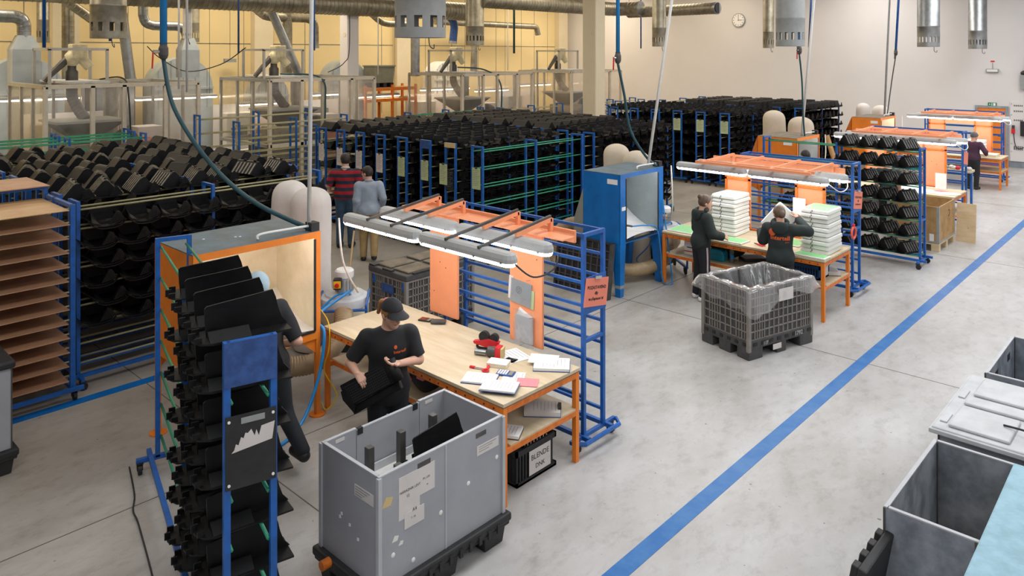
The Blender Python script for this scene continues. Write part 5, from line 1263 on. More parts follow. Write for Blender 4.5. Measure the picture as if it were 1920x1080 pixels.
d = notebook(-4.68, 5.42, R(-50), 'stack of clipboards on the lower shelf', 'navy', 'cardw', .24, .34, .045, .52); MB().box(-.06, .06, .15, .18, .045, .06).ob('clip', M['rubber'], d)
notebook(-4.66, 4.88, R(-60), 'folder with papers at the near end of the lower shelf', 'rubber', 'paper', .2, .3, .03, .52)
def bread_crate(x, y, z, rz, W, L, H, label, m, sign=None):
    d = thing('slatted_crate', label, 'crate', (x, y, z), rz)
    MB().box(0, W, 0, L, 0, .02).ob('crate_floor', M[m], d)
    for nm, q in (('f', (0, W, 0)), ('b', (0, W, L-.02))):
        mb = MB(); mb.box(0, W, q[2], q[2]+.02, H-.05, H); mb.box(0, W, q[2], q[2]+.02, 0, .04)
        for k in range(int(W/.04)): mb.box(k*.04, k*.04+.018, q[2]+.002, q[2]+.016, .04, H-.05)
        mb.ob('slatted_side', M[m], d)
    for xx in (0, W-.02):
        mb = MB(); mb.box(xx, xx+.02, 0, L, H-.05, H); mb.box(xx, xx+.02, 0, L, 0, .04)
        for k in range(int(L/.04)): mb.box(xx+.002, xx+.016, k*.04, k*.04+.018, .04, H-.05)
        mb.ob('slatted_side', M[m], d)
    MB().box(.025, W-.025, .025, L-.025, .02, .024).ob('liner_sheet', M[m], d)
    return d
d = bread_crate(-5.1, 4.98, 0, 0, .5, .55, .32, 'dark slatted crate with a paper sign under the nearest table', 'rubber')
s = MB().box(.503, .506, .16, .46, .05, .27).ob('crate_sign', M['cardw'], d)
text('sign_print', 'BLENDE', .07, frame((.508, .31, .2), (0, 1, 0), (0, 0, 1)), M['ink'], s); text('sign_print', 'DNK', .06, frame((.508, .31, .11), (0, 1, 0), (0, 0, 1)), M['ink'], s)
d = bread_crate(-6.5, 4.75, 0, 0, .4, .6, .3, 'blue slatted crate on the floor behind the worker in cap', 'crateblue')
d = thing('backpack', 'black backpack with pink trim on the lower shelf', 'bag', (-5.85, 4.98, .52)); 
def bp(u, v):
    a = u*2*PI; k = math.sin(PI*min(1, v*1.02))**.45
    return (.2*k*math.cos(a)*(1+.08*math.sin(3*a+v*4)), .15*k*math.sin(a)*(1+.06*math.sin(4*a)), .27*v+.02*math.sin(2*a))
MB().grid(bp, 24, 12).ob('bag_body', M['rubber'], d, smooth=True)
for q in ((-.1, -.155, .13), (.08, -.15, .17)): MB().box(q[0]-.05, q[0]+.05, q[1], q[1]+.03, q[2]-.012, q[2]+.012).ob('pink_trim', M['pink'], d, bevel=.004)
MB().tube(smooth_path([(-.06, 0, .26), (-.04, 0, .31), (.04, 0, .31), (.06, 0, .26)]), .01, 6).ob('handle', M['rubber'], d)
# papers pinned on the right panel of the nearest gantry
py = 5.795
d = thing('drawing_sleeve', 'clear sleeve with a grey drawing pinned to the orange panel', 'paper', (-5.28, py, 1.42)); d.rotation_euler = (0, R(4), 0)
MB().box(-.15, .13, -.006, 0, -.12, .12).ob('drawing_sheet', M['lampgrey'], d); MB().box(-.19, -.13, -.004, 0, -.1, .14).ob('back_sheet', M['cardw'], d); MB().box(.1, .17, -.003, 0, -.13, .06).ob('yellow_note', M['cardg'], d)
MB().tube([(-.04+.035*math.cos(2*PI*k/20), -.007, .02+.035*math.sin(2*PI*k/20)) for k in range(20)], .0035, 4, closed=True).ob('drawn_circle', M['machine'], d)
MB().tube([(-.04+.015*math.cos(2*PI*k/20), -.007, .02+.015*math.sin(2*PI*k/20)) for k in range(20)], .0035, 4, closed=True).ob('drawn_circle', M['machine'], d)
MB().box(-.155, .135, -.01, -.008, -.125, .125).ob('clear_sleeve', M['sleeve'], d); MB().tube([(.1, 0, .16), (.1, -.06, .17)], .004, 6).ob('nail', M['chrome'], d)
d = thing('paper_bundle', 'bundle of papers in a clear bag hung on the orange panel', 'paper', (-5.24, py, 1.08))
MB().box(-.11, .12, -.03, 0, -.16, .12).ob('paper_stack', M['lidgrey'], d, bevel=.008); MB().prism([(-.1, .1), (-.06, .19), (.06, .14), (.12, .12), (.1, .08)], 'y', -.022, -.004).ob('loose_sheet', M['paper'], d)
def bagf(u, v): return (-.13+.28*u+.01*math.sin(9*v), -.035-.012*math.sin(PI*u)-.006*math.sin(14*u+6*v), -.19+.36*v+.012*math.sin(8*u))
MB().grid(bagf, 12, 12).ob('clear_bag', M['sleeve'], d, smooth=True); MB().tube([(.12, 0, .12), (.12, -.07, .13)], .004, 6).ob('nail', M['chrome'], d)

# ------------------------------------------------------------------ things on and under the table of white trays
def tray_thing(W, L, green):
    t = thing('white_tray', 'x', 'tray')
    n = 8
    def rr(ins, z):
        r = .035; x0, x1, y0, y1 = ins, W-ins, ins, L-ins; out = []
        for cx, cy, a0 in ((x1-r, y1-r, 0), (x0+r, y1-r, 90), (x0+r, y0+r, 180), (x1-r, y0+r, 270)):
            for k in range(3): a = R(a0+45*k); out.append((cx+r*math.cos(a), cy+r*math.sin(a), z))
        return out
    rings = [rr(.012, 0), rr(.0, .012), rr(.004, .05), rr(.014, .062)]; k = len(rings[0]); mb = MB()
    vs = [p for q in rings for p in q]; fs = [(i*k+j, i*k+(j+1) % k, (i+1)*k+(j+1) % k, (i+1)*k+j) for i in range(3) for j in range(k)]+[tuple(range(k))[::-1], tuple(3*k+j for j in range(k))]
    mb.add(vs, fs).ob('tray_shell', M['trayw'], t)
    MB().box(-.004, .3*W, -.004, .0, .02, .028).ob('rib', M['white'], t); 
    mb = MB(); mb.box(W*.38, W*.4, -.006, .002, .006, .03); mb.box(W*.42, W*.44, -.006, .002, .034, .058); mb.ob('edge_clip', M['machine'], t)
    if green: MB().box(.03, W-.03, .03, L-.03, .062, .064).ob('green_film', M['greensheet'], t)
    return t
tr0 = tray_thing(.43, .56, False); trg = tray_thing(.43, .56, True)
used0 = usedg = False
def put_tray(x, y, z, rz, label, green=False, group=None):
    global used0, usedg
    src = trg if green else tr0
    if (usedg if green else used0): o = copy_tree(src, kids=list(src.children))
    else: o = src
    if green: usedg = True
    else: used0 = True
    o.location = (x, y, z); o.rotation_euler = (0, 0, rz); o['label'] = label
    if group: o['group'] = group
    return o
for i in range(10):
    put_tray(-6.21+random.uniform(-.008, .008), 11.5+random.uniform(-.01, .01), .902+i*.066, random.uniform(-.02, .02), 'white tray, %s from the top of the left stack' % ORD[9-i] if i < 9 else 'white tray on top of the left stack', False, 'white trays in the left stack')
    put_tray(-4.66+random.uniform(-.008, .008), 11.36+random.uniform(-.01, .01), .902+i*.066, random.uniform(-.02, .02), 'white tray, %s from the top of the right stack' % ORD[9-i] if i < 9 else 'green topped tray on the right stack', i == 9, 'white trays in the right stack')
def flat_green(x, y, W, L, rz, label):
    d = thing('green_tray', label, 'tray', (x, y, .902), rz); MB().box(-W/2, W/2, -L/2, L/2, 0, .022).ob('tray_rim', M['trayw'], d, bevel=.008); MB().box(-W/2+.02, W/2-.02, -L/2+.02, L/2-.02, .022, .024).ob('green_film', M['greensheet'], d)
flat_green(-6.62, 11.4, .45, .5, R(2), 'tray with green film at the left end of the table')
flat_green(-5.72, 11.26, .5, .3, R(-3), 'green film tray in front of the left stack')
flat_green(-4.42, 11.21, .48, .24, R(-2), 'green film tray at the right front corner of the table')
flat_green(-4.9, 11.75, .3, .4, 0, 'green film tray between the panels and the right stack')
d = thing('pliers', 'red handled pliers lying on the table of white trays', 'pliers', (-5.3, 11.28, .905), R(-20))
for s in (-1, 1): MB().tube(smooth_path([(0, 0, .012), (.06, s*.018, .012), (.15, s*.022, .012)]), .01, 6).ob('grip', M['red'], d)
MB().prism([(-.06, 0), (0, -.015), (.01, 0), (0, .015)], 'z', .004, .018).ob('jaw', M['machine'], d)
sheet('paper_sheet', 'white papers behind the right stack of trays', 'paper', -4.97, 12.1, 1.3, .2, .02, 0, 'paper', 0, .26)
ZS = .52
d = thing('storage_box', 'white carton with orange stripe on the lower shelf', 'box', (-6.6, 11.3, ZS)); MB().box(0, .32, 0, .3, 0, .26).ob('carton', M['white'], d, bevel=.004)
MB().box(.0, .32, -.002, 0, .05, .07).ob('orange_stripe', M['orink'], d); MB().box(.05, .27, -.002, 0, .12, .135).ob('print', M['ink'], d); MB().box(.02, .3, -.002, 0, .22, .23).ob('orange_stripe', M['orink'], d)
d = thing('lunch_box', 'teal lunch box with rounded top on the lower shelf', 'box', (-6.02, 11.28, ZS)); MB().prism([(-.15, 0), (.15, 0), (.15, .12), (.12, .17), (.06, .19), (-.06, .19), (-.12, .17), (-.15, .12)], 'y', 0, .16).ob('box_body', M['teal'], d, bevel=.015); MB().box(-.152, .152, -.002, .162, .1, .106).ob('seam', M['navy'], d)
d = thing('water_bottle', 'clear water bottle with blue cap on the lower shelf', 'bottle', (-5.76, 11.35, ZS)); MB().lathe([(.03, 0), (.034, .02), (.034, .1), (.03, .12), (.034, .14), (.034, .19), (.014, .235), (.014, .25)], 14).ob('bottle_body', M['sleeve'], d, smooth=True); MB().lathe([(.016, .245), (.016, .27)], 12).ob('cap', M['bluehose'], d); MB().lathe([(.0345, .07), (.0345, .13)], 14, cap=False).ob('label_band', M['bluehose'], d)
d = thing('black_bag', 'black bag slumped behind the teal lunch box', 'bag', (-6.0, 11.65, ZS)); MB().grid(bp, 24, 12).xf(Matrix.Diagonal((1.5, 1.2, 1.1, 1))).ob('bag_body', M['rubber'], d, smooth=True); MB().tube(smooth_path([(-.1, 0, .28), (-.05, 0, .33), (.05, 0, .33), (.1, 0, .28)]), .012, 6).ob('handle', M['rubber'], d)
notebook(-5.6, 11.75, R(-40), 'dark clipboards stacked on the second lower shelf', 'rubber', 'machine', .26, .36, .05, ZS)
notebook(-4.42, 11.8, R(-55), 'dark folders at the right end of the second lower shelf', 'rubber', 'cardw', .26, .34, .06, ZS)
d = bread_crate(-4.95, 11.35, ZS, 0, .6, .4, .2, 'blue crate with black folders on the second lower shelf', 'crateblue'); MB().box(.05, .55, .05, .35, .1, .19).ob('folder_pack', M['rubber'], d); MB().box(.602, .606, .05, .3, .03, .18).ob('crate_label', M['cardw'], d)
# third and fourth tables
sheet('paper_sheet', 'papers spread on the third table', 'paper', -4.5, 18.2, .902, .5, .35, R(-20), lines=4)
sheet('paper_sheet', 'pink card among the papers on the third table', 'card', -4.45, 18.4, .905, .2, .25, R(-20), 'pink', 0)
sheet('paper_sheet', 'white sheet at the right edge of the third table', 'paper', -4.2, 18.15, .904, .24, .33, R(-40), lines=3)
d = thing('white_cover', 'large white moulded cover on the third table', 'plastic part', (-5.0, 18.1, .9)); MB().grid(lambda u, v: (-.35+.7*u, -.25+.5*v, .004+.14*math.sin(PI*u)**.6*math.sin(PI*v)**.5), 14, 12).ob('cover_shell', M['white'], d, smooth=True); MB().box(-.36, .36, -.26, .26, 0, .012).ob('cover_flange', M['white'], d, bevel=.004)
d = thing('white_board', 'white sheet standing behind the white moulded cover', 'sheet', (-4.62, 18.75, .9)); MB().box(-.02, .2, 0, .012, 0, .34).ob('sheet_panel', M['white'], d); MB().box(-.2, .2, -.03, .04, 0, .012).ob('foot_strip', M['white'], d)
d = thing('grey_tub', 'heap of small parts in a tray on the shelf behind the third trolley', 'tray', (-5.3, 20.9, 1.0)); MB().box(0, .9, 0, .4, 0, .05).ob('tray_base', M['ply'], d)
for k in range(10): MB().sph((.08+k*.085, .2+.08*math.sin(k*2), .09), (.06, .07, .05), 8, 5).ob('small_part', M[('trayw', 'cardw', 'red', 'greypaint')[k % 4]], d)
for a in (.03, .87): MB().box(a-.02, a+.02, .15, .25, -1.0, 0).ob('leg', M['blue'], d)
for i, (x, y, w, l, m, lab) in enumerate(((-4.95, 25.55, .5, .5, 'cream', 'pale cream sheets at the right end of the farthest table'), (-5.3, 25.9, .45, .3, 'paper', 'pile of white foam trays on the farthest table'))):
    d = thing('sheet_pile', lab, 'sheets', (x, y, .9))
    for k in range(5 if i else 3): MB().box(-w/2+.01*(k % 2), w/2, -l/2, l/2+.012*(k % 3), k*(.09 if i else .03), k*(.09 if i else .03)+(.075 if i else .026)).ob('sheet', M[m], d)
# ------------------------------------------------------------------ people: smooth signed-distance bodies meshed with surface nets
def V(*a): return np.array(a, dtype=np.float32)
class Body:
    def __init__(s): s.p = []
    def cap(s, a, b, ra, rb, k=.03, clip=None, flat=1., tag=''): s.p.append(('c', np.array(a, np.float32), np.array(b, np.float32), ra, rb, k, clip, flat, tag)); return s
    def ell(s, c, r, k=.03, rot=None, tag=''): s.p.append(('e', np.array(c, np.float32), np.array(r, np.float32), None, None, k, None, rot, tag)); return s
def dist(pr, P):
    if pr[0] == 'c':
        a, b, ra, rb = pr[1:5]; d = b-a; L = max(1e-9, float(d @ d)); q = P-a
        t = np.clip((q @ d)/L, 0, 1); v = q-t[..., None]*d
        if pr[7] != 1.: v = v*np.array((1, pr[7], 1), np.float32)
        D_ = np.sqrt((v*v).sum(-1))-(ra+(rb-ra)*t)
        if pr[6] is not None: D_ = np.maximum(D_, (P-np.array(pr[6][0], np.float32)) @ np.array(pr[6][1], np.float32))
        return D_
    q = P-pr[1]
    if pr[7] is not None: q = q @ np.array(pr[7], np.float32)
    k0 = np.sqrt(((q/pr[2])**2).sum(-1)); k1 = np.sqrt(((q/pr[2]**2)**2).sum(-1))
    return k0*(k0-1)/np.maximum(k1, 1e-6)
def bounds(pr, e):
    if pr[0] == 'c': r = max(pr[3], pr[4])*1.05; return np.minimum(pr[1], pr[2])-r-e, np.maximum(pr[1], pr[2])+r+e
    r = pr[2] if pr[7] is None else np.full(3, pr[2].max()); return pr[1]-r-e, pr[1]+r+e
def sdf_mesh(prims, h, off=0., clips=(), fn=None):
    lo = np.min([bounds(p, .0)[0] for p in prims], 0)-off-3*h; hi = np.max([bounds(p, .0)[1] for p in prims], 0)+off+3*h
    n = np.ceil((hi-lo)/h).astype(int)+1; F = np.full(n, .2, np.float32)
    ax = [lo[i]+h*np.arange(n[i], dtype=np.float32) for i in range(3)]
    for p in prims:
        k = p[5]; a, b = bounds(p, k+off+2*h)
        i0 = np.clip(((a-lo)/h).astype(int), 0, n-1); i1 = np.clip(((b-lo)/h).astype(int)+2, 1, n)
        sl = tuple(slice(i0[i], i1[i]) for i in range(3))
        P = np.stack(np.meshgrid(*[ax[i][sl[i]] for i in range(3)], indexing='ij'), -1)
        d = dist(p, P)-off; f = F[sl]
        if k > 0: hh = np.maximum(k-np.abs(f-d), 0)/k; F[sl] = np.minimum(f, d)-hh*hh*k*.25
        else: F[sl] = np.minimum(f, d)
    if clips or fn:
        P = np.stack(np.meshgrid(*ax, indexing='ij'), -1)
        for c, nn in clips: F = np.maximum(F, (P-np.array(c, np.float32)) @ (np.array(nn, np.float32)/np.linalg.norm(nn)))
        if fn: F = fn(F, P)
    S = F < 0; C = np.zeros(tuple(n-1), np.int16); cs = [(i, j, k) for i in (0, 1) for j in (0, 1) for k in (0, 1)]
    def cor(A, o): return A[o[0]:n[0]-1+o[0], o[1]:n[1]-1+o[1], o[2]:n[2]-1+o[2]]
    for o in cs: C += cor(S, o)
    act = (C > 0) & (C < 8); idx = np.full(act.shape, -1, np.int64); ids = np.argwhere(act); idx[act] = np.arange(len(ids))
    acc = np.zeros((len(ids), 3), np.float32); cnt = np.zeros((len(ids), 1), np.float32)
    for o in cs:
        for axn in range(3):
            if o[axn]: continue
            o2 = list(o); o2[axn] = 1
            f0 = cor(F, o)[act]; f1 = cor(F, o2)[act]; m = (f0 < 0) != (f1 < 0)
            t = np.where(m, f0/np.where(m, f0-f1, 1), 0); q = np.tile(np.array(o, np.float32), (len(ids), 1)); q[:, axn] = t
            acc += q*m[:, None]; cnt += m[:, None]
    vs = lo+h*(ids+acc/np.maximum(cnt, 1)); fs = []
    for axn in range(3):
        u, w_ = [(1, 2), (2, 0), (0, 1)][axn]
        a = [slice(None)]*3; a[axn] = slice(0, -1); b = [slice(None)]*3; b[axn] = slice(1, None)
        s0 = S[tuple(a)]; s1 = S[tuple(b)]; e = np.argwhere(s0 != s1); inside = s0[s0 != s1]
        ok = (e[:, u] > 0) & (e[:, w_] > 0) & (e[:, u] < n[u]-1) & (e[:, w_] < n[w_]-1); e = e[ok]; inside = inside[ok]
        def g(du, dw): q = e.copy(); q[:, u] -= du; q[:, w_] -= dw; return idx[q[:, 0], q[:, 1], q[:, 2]]
        qd = np.stack([g(1, 1), g(0, 1), g(0, 0), g(1, 0)], 1); qd[~inside] = qd[~inside][:, ::-1]; fs.append(qd)
    return vs, np.concatenate(fs)
def np_mesh(name, parts, mats, attr=None):
    vs = np.concatenate([p[0] for p in parts]); off = 0; fs = []; mi = []
    for i, p in enumerate(parts): fs.append(p[1]+off); off += len(p[0]); mi += [p[2] if len(p) > 2 else 0]*len(p[1])
    fs = np.concatenate(fs); me = D.meshes.new(name)
    me.vertices.add(len(vs)); me.vertices.foreach_set('co', vs.astype(np.float32).ravel())
    me.loops.add(fs.size); me.loops.foreach_set('vertex_index', fs.astype(np.int32).ravel())
    me.polygons.add(len(fs)); me.polygons.foreach_set('loop_start', np.arange(0, fs.size, 4, dtype=np.int32)); me.polygons.foreach_set('loop_total', np.full(len(fs), 4, np.int32))
    for m in (mats if isinstance(mats, (list, tuple)) else [mats]): me.materials.append(m)
    me.update(calc_edges=True); me.polygons.foreach_set('use_smooth', [True]*len(fs)); me.validate(); return me
M['skin'] = mat('skin', '#d9a890', .5, var=.05, scale=14); M['skin2'] = mat('skin_tan', '#cf9c80', .5, var=.05, scale=14)
M['hair_br'] = mat('brown_hair', '#6d5646', .6, var=.25, scale=30, stretch=(1, 1, .2)); M['hair_dk'] = mat('dark_hair', '#3a302b', .6, var=.25, scale=30); M['hair_rd'] = mat('ginger_hair', '#a8713d', .55, var=.25, scale=30, stretch=(1, 1, .2))
M['cloth_bk'] = mat('black_cloth', '#242528', .85, var=.15, scale=7, bump=.15, bscale=20); M['cloth_dk'] = mat('dark_green_hoodie', '#26302f', .85, var=.12, scale=7, bump=.15, bscale=20)
M['cloth_nv'] = mat('navy_trousers', '#1d2026', .85, var=.15, scale=8); M['jeans'] = mat('blue_jeans', '#3f5a75', .85, var=.2, scale=6, bump=.2, bscale=25); M['khaki'] = mat('khaki_cloth', '#a68a5d', .85, var=.12, scale=7, bump=.2, bscale=14)
M['shirt_bl'] = mat('pale_blue_shirt', '#a6b2c2', .8, var=.1, scale=7, bump=.25, bscale=12); M['purple'] = mat('plum_jumper', '#4e2f46', .85, var=.12, scale=9); M['beanie'] = mat('grey_beanie', '#6b6a6a', .9, var=.2, scale=40)
M['glove'] = mat('pale_glove', '#cfcbc8', .7, var=.05); M['shoe_w'] = mat('white_shoe', '#e4e2df', .5, var=.05); M['shoe_b'] = mat('black_shoe', '#201e1e', .5, var=.1); M['lightcap'] = mat('pale_blue_cap', '#b7cfdd', .8, var=.06)
M['eye'] = mat('eye_white', '#f2efec', .3, var=.0); M['lip'] = mat('lips', '#b06a62', .5, var=.03); M['collar'] = mat('pale_collar', '#cdd0d3', .8, var=.04); M['stripew'] = mat('white_stripe', '#e8e6e6', .7); M['striper'] = mat('red_stripe', '#b3202f', .7)
def mat_rugby():
    m = mat('striped_jersey', '#a3202f', .85); nt = m.node_tree; N = nt.nodes; L = nt.links
    tc = N.new('ShaderNodeTexCoord'); sp = N.new('ShaderNodeSeparateXYZ'); L.new(tc.outputs['Object'], sp.inputs[0])
    a = N.new('ShaderNodeMath'); a.operation = 'MULTIPLY'; a.inputs[1].default_value = 1/.135; L.new(sp.outputs[2], a.inputs[0])
    b = N.new('ShaderNodeMath'); b.operation = 'FRACT'; L.new(a.outputs[0], b.inputs[0])
    c = N.new('ShaderNodeMath'); c.operation = 'GREATER_THAN'; c.inputs[1].default_value = .5; L.new(b.outputs[0], c.inputs[0])
    mx = N.new('ShaderNodeMix'); mx.data_type = 'RGBA'; mx.inputs[6].default_value = (*lin('#a3202f'), 1); mx.inputs[7].default_value = (*lin('#28303f'), 1)
    L.new(c.outputs[0], mx.inputs[0]); L.new(mx.outputs[2], N['Principled BSDF'].inputs['Base Color']); return m
M['rugby'] = mat_rugby()

def hand_prims(wr, d, nrm, side, curl=.5, s=1.0):
    "palm, five jointed fingers; d: finger direction, nrm: back of the hand, side: +1 thumb towards d x nrm"
    wr = np.array(wr, float); d = np.array(d, float)/np.linalg.norm(d); nrm = np.array(nrm, float); nrm -= d*(nrm @ d); nrm /= np.linalg.norm(nrm)
    ac = np.cross(d, nrm)*side; b = Body()
    for k, (o, L) in enumerate(((.03, .074), (.011, .08), (-.009, .075), (-.027, .06))):
        o *= s; base = wr+d*.085*s*(1-.05*abs(k-1))+ac*o
        b.cap(wr+ac*o*.5+d*.01, base, .016*s, .0125*s, .012); p = base; ang = .15+curl*.5; r = .0092*s
        for j, f in enumerate((.45, .32, .23)):
            q = p+(d*math.cos(ang)-nrm*math.sin(ang))*L*f*s*1.05; b.cap(p, q, r, r*.93, .004); p = q; r *= .93; ang += curl*.75
    t0 = wr+d*.025*s+ac*.024*s-nrm*.004; t1 = t0+(d*.55+ac*.75-nrm*.25)*.045*s; t2 = t1+(d*.85+ac*.35-nrm*.35*(1+curl))*.034*s
    b.cap(t0, t1, .0145*s, .0115*s, .01).cap(t1, t2, .0112*s, .0085*s, .005)
    return b.p
def rot_x(a): c, s = math.cos(a), math.sin(a); return np.array(((1,0,0),(0,c,-s),(0,s,c)))
def rot_z(a): c, s = math.cos(a), math.sin(a); return np.array(((c,-s,0),(s,c,0),(0,0,1)))
def person(label, loc, rz, H=1.7, lean=(0, 0), head=(0, 0), armR=None, armL=None, legs=None, top='tee', topm='cloth_bk', hem=.8, sleeve=.85, trm='cloth_nv', shoe='shoe_b', hair='hair_br', hairst='short', skin='skin', build=1.0, hv=.0075, handL=None, handR=None, gl=None, z0=0.):
    """facing +y, x to the person's right; arms: (elbow, wrist, finger dir, back-of-hand normal, curl)"""
    t = thing('person', label, 'person', (loc[0], loc[1], z0), rz); s = H/1.70; w = build
    lx, ly = lean
    def up(z): return max(0., min(1., (z-.92)/.5))
    def T(x, y, z): k = up(z); return (x*s+lx*k, y*s+ly*k, z*s-.18*(lx*lx+ly*ly)*k)
    hipL, hipR = (-.088*s, 0, .9*s), (.088*s, 0, .9*s)
    lg = legs or {}
    kneeR = lg.get('kneeR', (.1*s, .02*s, .49*s)); kneeL = lg.get('kneeL', (-.1*s, .02*s, .49*s))
    ankR = lg.get('ankR', (.105*s, -.03*s, .085*s)); ankL = lg.get('ankL', (-.105*s, -.03*s, .085*s))
    shR, shL = T(.172*w, -.01, 1.36), T(-.172*w, -.01, 1.36)
    aR = armR or ((.22*s, -.03*s, 1.1*s), (.23*s, .06*s, .86*s), (0, .1, -1), (1, 0, 0), .5)
    aL = armL or ((-.22*s, -.03*s, 1.1*s), (-.23*s, .06*s, .86*s), (0, .1, -1), (-1, 0, 0), .5)
    torso = Body()
    torso.ell(T(0, -.01, .93), (.165*s*w, .118*s, .13*s), .05); torso.ell(T(0, .0, 1.09), (.148*s*w, .108*s, .17*s), .06); torso.ell(T(0, .0, 1.27), (.16*s*w, .112*s, .17*s), .06)
    torso.cap(T(-.135*w, -.015, 1.352), T(.135*w, -.015, 1.352), .062*s, .062*s, .05); torso.cap(T(0, -.02, 1.36), T(0, .0, 1.52), .06*s, .052*s, .04)
    if top == 'bust': torso.ell(T(-.07, .085, 1.25), (.07*s, .055*s, .07*s), .04); torso.ell(T(.07, .085, 1.25), (.07*s, .055*s, .07*s), .04)
    hc = np.array(T(0, .03, 1.585)); Rh = rot_z(head[0]) @ rot_x(-head[1])
    piv = np.array(T(0, .0, 1.5)); hc = piv+Rh @ (hc-piv)
    def Hh(x, y, z): return tuple(hc+Rh @ (np.array((x, y, z))*s*1.05))
    hd = Body(); hd.ell(Hh(0, -.005, .02), (.079*s, .1*s, .104*s), .02, Rh); hd.ell(Hh(0, .03, -.045), (.058*s, .066*s, .07*s), .03, Rh); hd.ell(Hh(0, .06, -.085), (.03*s, .03*s, .026*s), .03)
    hd.cap(Hh(0, .09, .015), Hh(0, .113, -.022), .011*s, .015*s, .012); hd.cap(Hh(-.03, .083, .028), Hh(.03, .083, .028), .012*s, .012*s, .015)
    for e in (-1, 1): hd.ell(Hh(e*.077, -.005, -.005), (.012*s, .024*s, .033*s), .008, Rh)
    hd.cap(tuple(piv+np.array((0, -.01, -.08*s))), Hh(0, -.01, -.05), .054*s, .05*s, .03)
    def legp(hip, knee, ank, o=0): return [('c', V(*hip), V(*knee), (.088+o)*s, (.057+o)*s, .04, None, 1., ''), ('c', V(*knee), V(*ank), (.057+o)*s, (.04+o)*s, .03, None, 1., '')]
    def foot(a, o=0): return [('c', V(a[0], a[1]-.02*s, .045*s+a[2]-.085*s), V(a[0]*1.06, a[1]+.15*s, .034*s+a[2]-.085*s), (.042+o)*s, (.036+o)*s, .02, None, 1., '')]
    def armp(sh, a, o=0): return [('c', V(*sh), V(*a[0]), (.056+o)*s, (.043+o)*s, .03, None, 1., ''), ('c', V(*a[0]), V(*a[1]), (.043+o)*s, (.029+o)*s, .02, None, 1., '')]
    parts = [sdf_mesh(torso.p+legp(hipR, kneeR, ankR)+legp(hipL, kneeL, ankL)+foot(ankR)+foot(ankL)+armp(shR, aR)+armp(shL, aL)+hd.p, hv)]
    for a, sd, sh in ((aR, -1, shR), (aL, 1, shL)):
        fa = np.array(a[1])-np.array(a[0]); fa = fa/np.linalg.norm(fa)
        hp = [('c', V(*(np.array(a[1])-fa*.05)), V(*a[1]), .031*s, .027*s, .012, None, 1., '')]+hand_prims(a[1], a[2], a[3], sd, a[4], s)
        parts.append((*sdf_mesh(hp, min(hv*.6, .0042)), 1 if gl else 0))
    body = link('body', np_mesh('body', parts, [M[skin], M[gl] if gl else M[skin]]), t)
    # clothes
    link('trousers', np_mesh('trousers', [sdf_mesh([torso.p[0]]+legp(hipR, kneeR, ankR, .012)+legp(hipL, kneeL, ankL, .012), hv*1.15, .01, [((0, 0, .055*s), (0, 0, -1)), ((0, 0, 1.0*s), (0, 0, 1))])], M[trm]), t)
    link('shoes', np_mesh('shoes', [sdf_mesh(foot(ankR, .008), hv, .004, [((0, 0, .004), (0, 0, -1)), ((0, 0, .09*s+max(0, ankR[2]-.085)), (0, 0, 1))]), sdf_mesh(foot(ankL, .008), hv, .004, [((0, 0, .004), (0, 0, -1)), ((0, 0, .09*s+max(0, ankL[2]-.085)), (0, 0, 1))])], M[shoe]), t)
    def cut(a, sh, f):
        if f > 1: p = np.array(a[0])+(np.array(a[1])-np.array(a[0]))*(f-1); n_ = np.array(a[1])-np.array(a[0])
        else: p = np.array(sh)+(np.array(a[0])-np.array(sh))*f; n_ = np.array(a[0])-np.array(sh)
        return (tuple(p), tuple(n_/np.linalg.norm(n_)))
    loose = .013 if top in ('tee', 'bust') else .015 if top == 'shirt' else .019
    sl = []
    for a, sh in ((aR, shR), (aL, shL)):
        c = cut(a, sh, sleeve); q = armp(sh, a, loose*.9)
        if sleeve <= 1: sl.append(q[0][:6]+(c,)+q[0][7:])
        else: sl += [q[0], q[1][:6]+(c,)+q[1][7:]]
    ph = [random.uniform(0, 6) for _ in range(3)]
    def folds(F, P): return F+.004*np.sin(P[..., 2]*26+P[..., 0]*14+ph[0])*np.sin(P[..., 0]*19+P[..., 1]*9+ph[1])
    tp = [list(p) for p in torso.p[:4]]+([list(p) for p in torso.p[5:]]); tp = [tuple(p) for p in tp]
    if top in ('tee', 'bust', 'shirt', 'hoodie'): tp = tp+[('e', np.array(T(0, -.005, hem+.09), np.float32), V(.158*s*w+.006, .118*s, .13*s), None, None, .07, None, None, '')]
    tm = link('shirt', np_mesh('shirt', [sdf_mesh(tp+sl, hv*1.1, loose, [((0, 0, hem*s), (0, 0, -1)), ((0, 0, 1.46*s-.18*(lx*lx+ly*ly)), (0, -.25, 1))], folds)], M[topm]), t)
    if top == 'hoodie':
        nb = T(0, -.03, 1.44); b = Body(); n_ = 14
        for k in range(n_):
            a0, a1 = [PI*.12+PI*1.76*q/n_-PI/2+PI for q in (k, k+1)]
            def rp(a_): return (nb[0]+.105*s*math.cos(a_+PI/2), nb[1]+.085*s*math.sin(a_+PI/2)-.0, nb[2]+.02*s+.03*s*math.sin(a_+PI/2))
            b.cap(rp(a0+PI), rp(a1+PI), .034*s, .034*s, .02)
        b.ell((nb[0], nb[1]-.095*s, nb[2]-.05*s), (.12*s, .045*s, .1*s), .04)
        link('hood', np_mesh('hood', [sdf_mesh(b.p, hv)], M[topm]), t)
    if top == 'shirt':
        nb = T(0, -.01, 1.455); MB().tube([(nb[0]+.064*s*math.cos(2*PI*k/16), nb[1]+.06*s*math.sin(2*PI*k/16), nb[2]+.01*math.sin(2*PI*k/16)*-1) for k in range(16)], .019*s, 8, closed=True).ob('collar', M['collar' if topm == 'rugby' else topm], t, smooth=True)
